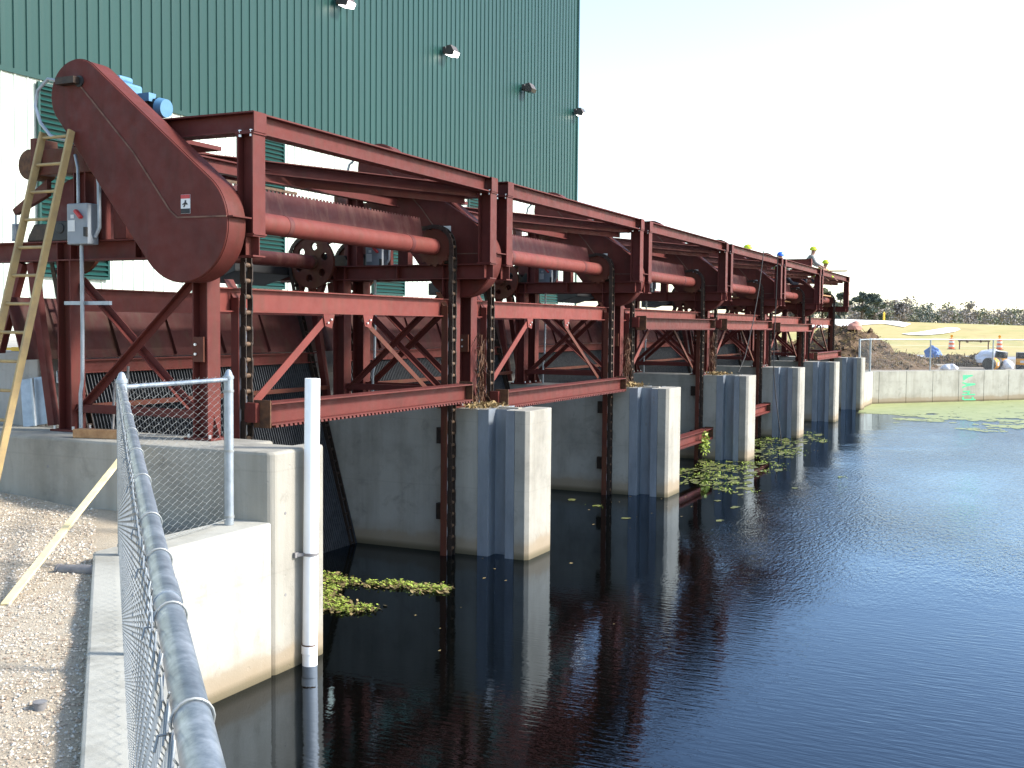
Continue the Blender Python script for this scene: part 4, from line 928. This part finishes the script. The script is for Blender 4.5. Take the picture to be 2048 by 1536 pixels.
def tbarrel(base,label):
    t=thing('traffic_barrel',base,label,'traffic barrel','orange and white traffic barrels'); b=V(base)
    zs=[0,.26,.46,.66,.86,1.1]; rs=[.30,.285,.265,.25,.235,.21]
    for i in range(5):
        mb=MB(); mb.cyl(b+Vector((0,0,zs[i])),b+Vector((0,0,zs[i+1])),rs[i],rs[i+1]+.008,n=18); mb.build('band',M['traffic'] if i%2==0 else M['white_label'],t,True)
    mb=MB(); mb.cyl(b,b+Vector((0,0,.06)),.40,n=18); mb.build('base_ring',M['black'],t,True)
    mb=MB(); mb.cyl(b+Vector((0,0,1.1)),b+Vector((0,0,1.22)),.05,n=10); mb.cyl(b+Vector((0,-.04,1.34)),b+Vector((0,.04,1.34)),.13,n=16); mb.build('warning_lamp',M['orange'],t,True)
tbarrel((-1.42,107,1.34),'orange and white traffic barrel left of the pipe rail frame'); tbarrel((3.0,108,1.34),'orange and white traffic barrel right of the pipe rail frame')
t=thing('hitching_rack',(.7,106,1.34),'low dark pipe frame on two legs beyond the far fence','pipe frame')
for x in (-.6,2.05):
    mb=MB(); mb.cyl((x,106,1.36),(x,106,2.25),.06,n=10); mb.build('leg',M['rust'],t,True)
mb=MB(); mb.cyl((-.75,106,2.22),(2.2,106,2.22),.07,n=12); mb.cyl((.1,106,2.05),(.1,106,2.35),.13,n=12); mb.cyl((1.35,105.8,2.2),(1.35,106.2,2.2),.13,n=12); mb.build('pipe',M['rust'],t,True)
mb=MB(); mb.cyl((-25.2,250,hz(-25.2,250)-.1),(-25.2,250,hz(-25.2,250)+1.9),.22,n=10); mb.cyl((-25.2,250,hz(-25.2,250)+1.9),(-25.2,250,hz(-25.2,250)+2.1),.24,.1,n=10); one(mb,'marker_post',M['yellow'],'yellow marker post on top of the white sand bank','post')

# ------------------------------------------------------------------ trees
def crown_quads(cs,n,size,rr):
    vs=[];fs=[]
    for (c,r) in cs:
        for i in range(n):
            d=rr.normal(size=3); d/=np.linalg.norm(d); p=np.array(c)+d*np.array(r)*(rr.random()**.45)
            a=rr.normal(size=3); a/=np.linalg.norm(a); b=np.cross(a,rr.normal(size=3)); b/=np.linalg.norm(b); s_=size*(.5+rr.random())
            k=len(vs); vs+=[p-a*s_-b*s_*.6,p+a*s_-b*s_*.5,p+a*s_*.8+b*s_*.6,p-a*s_*.7+b*s_*.5]; fs.append((k,k+1,k+2,k+3))
    return vs,fs
def tree(base,h,spread,mat,label,seed,dens=70,size=.32):
    rr=np.random.default_rng(seed); t=thing('tree',base,label,'tree','trees told apart above the levee'); b=np.array(base,float)
    mb=MB(); top=b+np.array((rr.normal()*.4,rr.normal()*.4,h*.8)); mid=b+np.array((rr.normal()*.25,0,h*.42))
    mb.tube([b-np.array((0,0,.5)),mid,top],[.028*h,.02*h,.006*h],8); cs=[]
    for i in range(11):
        f=.35+.6*rr.random(); a=rr.random()*6.28; st=b+(top-b)*f*.92; ln=spread*(.35+.65*rr.random())*(1.15-f*.6); en=st+np.array((math.cos(a)*ln,math.sin(a)*ln*.8,h*(.06+.12*rr.random())))
        mb.tube([st,(st+en)/2+np.array((0,0,.15)),en],[.008*h,.006*h,.003*h],5); r=spread*(.22+.20*rr.random()); cs.append((en,(r,r,r*.62)))
    cs.append((top,(spread*.3,spread*.3,h*.09)))
    mb.build('trunk',M['bark'],t)
    v_,f_=crown_quads(cs,dens,size,rr); fast('crown',v_,f_,mat,t)
TL=['tall pale crowned tree highest at the left of the treeline','slim tree with thin top just right of the tallest tree','dark round evergreen left of centre in the far treeline','dark evergreen with forked top in the far treeline','broad dark evergreen at the end of the tall trees','rusty brown low tree right of the tall evergreens','leaning grey tree standing out of the low treeline','grey green tree behind the red post at the far machine']
for i,(x,y,h,sp,m) in enumerate(((-52,300,13.6,4.2,'tree_b'),(-48,303,13.0,3.4,'tree_b'),(-43,300,11.3,3.6,'tree_a'),(-37.5,302,11.6,3.6,'tree_a'),(-33.5,300,11.0,3.4,'tree_a'),(-28.5,320,8.6,3.4,'tree_c'),(-13,350,9.2,2.6,'tree_c'),(-57,305,11.2,3.8,'tree_c'))):
    tree((x,y,1.4),h+2.0,sp*1.1,M[m],TL[i],100+i,150,.26)
rr=np.random.default_rng(5)
for m,nm,cnt in (('tree_c','grey and brown bare trees massed along the far horizon',150),('tree_a','dark evergreens massed low along the far horizon',75),('tree_b','olive trees massed low along the far horizon',75)):
    cs=[]
    for i in range(cnt):
        y=315+330*rr.random(); x=-75+115*rr.random()+(y-315)*.05; h=7.0+2.6*rr.random()
        if x<-26 : h+=2.0
        for q in range(4): cs.append(((x+rr.normal()*1.6,y+rr.normal()*1.4,1+h*(.22+.72*q/3)),(2.5,2.2,1.5)))
    v_,f_=crown_quads(cs,85,.27,rr); tag(fast('treeline',v_,f_,M[m]),nm,'trees',kind='stuff')

# ------------------------------------------------------------------ weeds and algae on the water
def leaves(pts,n,spread,size,hgt,rr):
    vs=[];fs=[]
    for (x,y,wt) in pts:
        for i in range(int(n*wt)):
            px,py=x+rr.normal()*spread*wt,y+rr.normal()*spread*wt*1.1; pz=.01+hgt*rr.random()**2.2; a=rr.random()*6.28; s_=size*(.5+.8*rr.random()); tl=rr.normal()*.35
            d=np.array((math.cos(a),math.sin(a),tl)); e=np.array((-math.sin(a),math.cos(a),rr.normal()*.3)); p=np.array((px,py,pz)); k=len(vs)
            vs+=[p-d*s_,p-d*s_*.35+e*s_*.5+np.array((0,0,.004)),p+d*s_*.45+e*s_*.48,p+d*s_,p+d*s_*.45-e*s_*.48,p-d*s_*.35-e*s_*.5]; fs.append(tuple(range(k,k+6)))
            # stalk reaching into the water
            if rr.random()<.25: k=len(vs); vs+=[p+np.array((.003,0,0)),p-np.array((.003,0,0)),p-np.array((.003,0,pz+.02)),p+np.array((.003,0,-pz-.02))]; fs.append((k,k+1,k+2,k+3))
    return vs,fs
rr=np.random.default_rng(21)
P1=[(-1.95,-2.25,1.2),(-1.7,-2.35,1),(-1.45,-2.35,.7),(-1.2,-2.3,.6),(-.98,-2.22,.9),(-.85,-2.15,.9),(-.7,-2.15,.6),(-.5,-2.2,.9),(-.35,-2.15,1.0),(-.22,-2.12,.7),(-1.5,-2.75,.7),(-1.35,-3.05,.8),(-1.15,-3.3,1.1),(-.95,-3.5,1.2),(-.75,-3.52,1),(-.58,-3.42,.8),(-1.0,-3.25,.6)]
v_,f_=leaves(P1,120,.075,.022,.055,rr); tag(fast('water_weed',v_,f_,M['leaf_weed']),'bright green floating weed clump beside the white pipe','water weed',kind='stuff')
v_,f_=leaves(P1,90,.10,.032,.015,rr); tag(fast('weed_litter',v_,f_,M['weed_brown']),'brown rotting weed under the green clump beside the pipe','water weed',kind='stuff')
# algae rafts: flat ragged patches
def rafts(cs,rr,z=.006):
    vs=[];fs=[]
    for (x,y,rx,ry) in cs:
        n=14; k=len(vs); vs.append((x,y,z+.004*rr.random()))
        for i in range(n):
            a=2*math.pi*i/n; r=.45+.65*rr.random(); vs.append((x+rx*r*math.cos(a),y+ry*r*math.sin(a),z))
        for i in range(n): fs.append((k,k+1+i,k+1+(i+1)%n))
    return vs,fs
cs=[]
for i in range(700):
    t_=rr.random(); y=8.2+13.5*t_+rr.normal()*.5; x=-.9+2.1*rr.random()**1.4+.25*math.sin(y*1.7)-.04*(y-8); 
    if any(abs(y-pc)<PT+.05 and x<.08 for pc in PC): continue
    s_=.018+.10*rr.random()**3; cs.append((x,y,s_*1.1,s_*(1.3+2.4*rr.random())))
for (x,y) in ((-1.55,5.55),(.06,4.04),(-.86,5.1),(1.0,6.8),(1.5,6.2),(2.0,9.3),(2.6,11.6),(1.6,4.6)): cs.append((x,y,.07+.05*rr.random(),.10+.1*rr.random()))
v_,f_=rafts(cs,rr); tag(fast('algae_rafts',v_,f_,M['algae']),'scattered olive algae rafts floating between the middle piers','algae',kind='stuff')
v_,f_=leaves([(x,y,.5) for x,y,_,_ in cs[::4]],26,.22,.02,.02,rr); tag(fast('algae_leaves',v_,f_,M['leaf_weed']),'tiny green leaves among the algae by the middle piers','algae',kind='stuff')
sp=[]
for i in range(80):
    y=-5+34*rr.random(); x=-.9+3.2*rr.random()**2.2
    if any(abs(y-pc)<PT+.05 and x<.05 for pc in PC): continue
    r=.008+.02*rr.random()**2; sp.append((x,y,r,r*1.8))
v_,f_=rafts(sp,rr,.004); tag(fast('floating_specks',v_,f_,M['weed_brown']),'small brown leaf specks drifting on the water by the piers','debris',kind='stuff')
# duckweed sheet along the far wall with a ragged edge
cs=[]
for i in range(8000):
    x=-.1+13*rr.random(); yw=37.71+(x+.1)*.761/.649; ye=31.0-1.35*x+.5*math.sin(x*2.3)+.35*math.sin(x*5.1+1); f=rr.random()**.75; y=ye+(yw-ye-.1)*f
    if x<.12 and y<34.5: continue
    d=f+.25*math.sin(x*1.3+y*.9)*math.sin(y*1.7-x*.4)
    if d<.14+.25*rr.random(): continue
    r=(.05+.16*rr.random())*(.6+.6*min(1,f*1.4)); cs.append((x,y,r*1.6,r*1.9))
v_,f_=rafts(cs,rr,.005); tag(fast('duckweed',v_,f_,M['duck']),'yellow green duckweed sheet along the far pale wall','duckweed',kind='stuff')
# weed hanging from the low rake in the third bay, litter on pier tops
def clump(c,n,sp,size,rr,drop=0):
    vs=[];fs=[]
    for i in range(n):
        p=np.array(c)+rr.normal(size=3)*np.array(sp); p[2]-=drop*rr.random(); a=rr.normal(size=3); a/=np.linalg.norm(a); b=np.cross(a,rr.normal(size=3)); b/=np.linalg.norm(b); s_=size*(.5+rr.random()); k=len(vs)
        vs+=[p-a*s_,p+b*s_*.5,p+a*s_,p-b*s_*.5]; fs.append((k,k+1,k+2,k+3))
    return vs,fs
v_,f_=clump((-.80,12.35,.72),130,(.05,.11,.07),.05,rr,.38); tag(fast('hanging_weed',v_,f_,M['leaf_weed']),'green weed tuft hanging from the low rake by the third pier','water weed',kind='stuff')
for k,lb in ((1,'brown reed litter on the nearest pier top'),(2,'brown reed litter on the second pier top'),(3,'brown reed litter on the third pier top')):
    v_,f_=clump((-.88,PC[k]-.08,HT+.03),240,(.12,.22,.022),.035,rr); v_=[(a,b,max(c_,HT+.004)) for a,b,c_ in v_]; tag(fast('reed_litter',v_,f_,M['debris']),lb,'litter',kind='stuff')
    vs_=[];fs_=[]
    for q in range(170):
        p=np.array((-1.12+rr.normal()*.035,PC[k]+.25+rr.normal()*.07,HT+.12+1.0*rr.random()**1.3)); L=.05+.22*rr.random(); a=rr.random()*6.28; w_=.004+.007*rr.random(); d=np.array((math.cos(a),math.sin(a),0))*w_; e=np.array((rr.normal()*.04,rr.normal()*.05,-L)); kk=len(vs_)
        vs_+=[p-d,p+d,p+e*.6+d*.8,p+e]; fs_.append((kk,kk+1,kk+2,kk+3))
    tag(fast('hanging_reeds',vs_,fs_,M['rust']),lb.replace('brown reed litter on','dead brown reeds caught on the chain above'),'litter',kind='stuff')
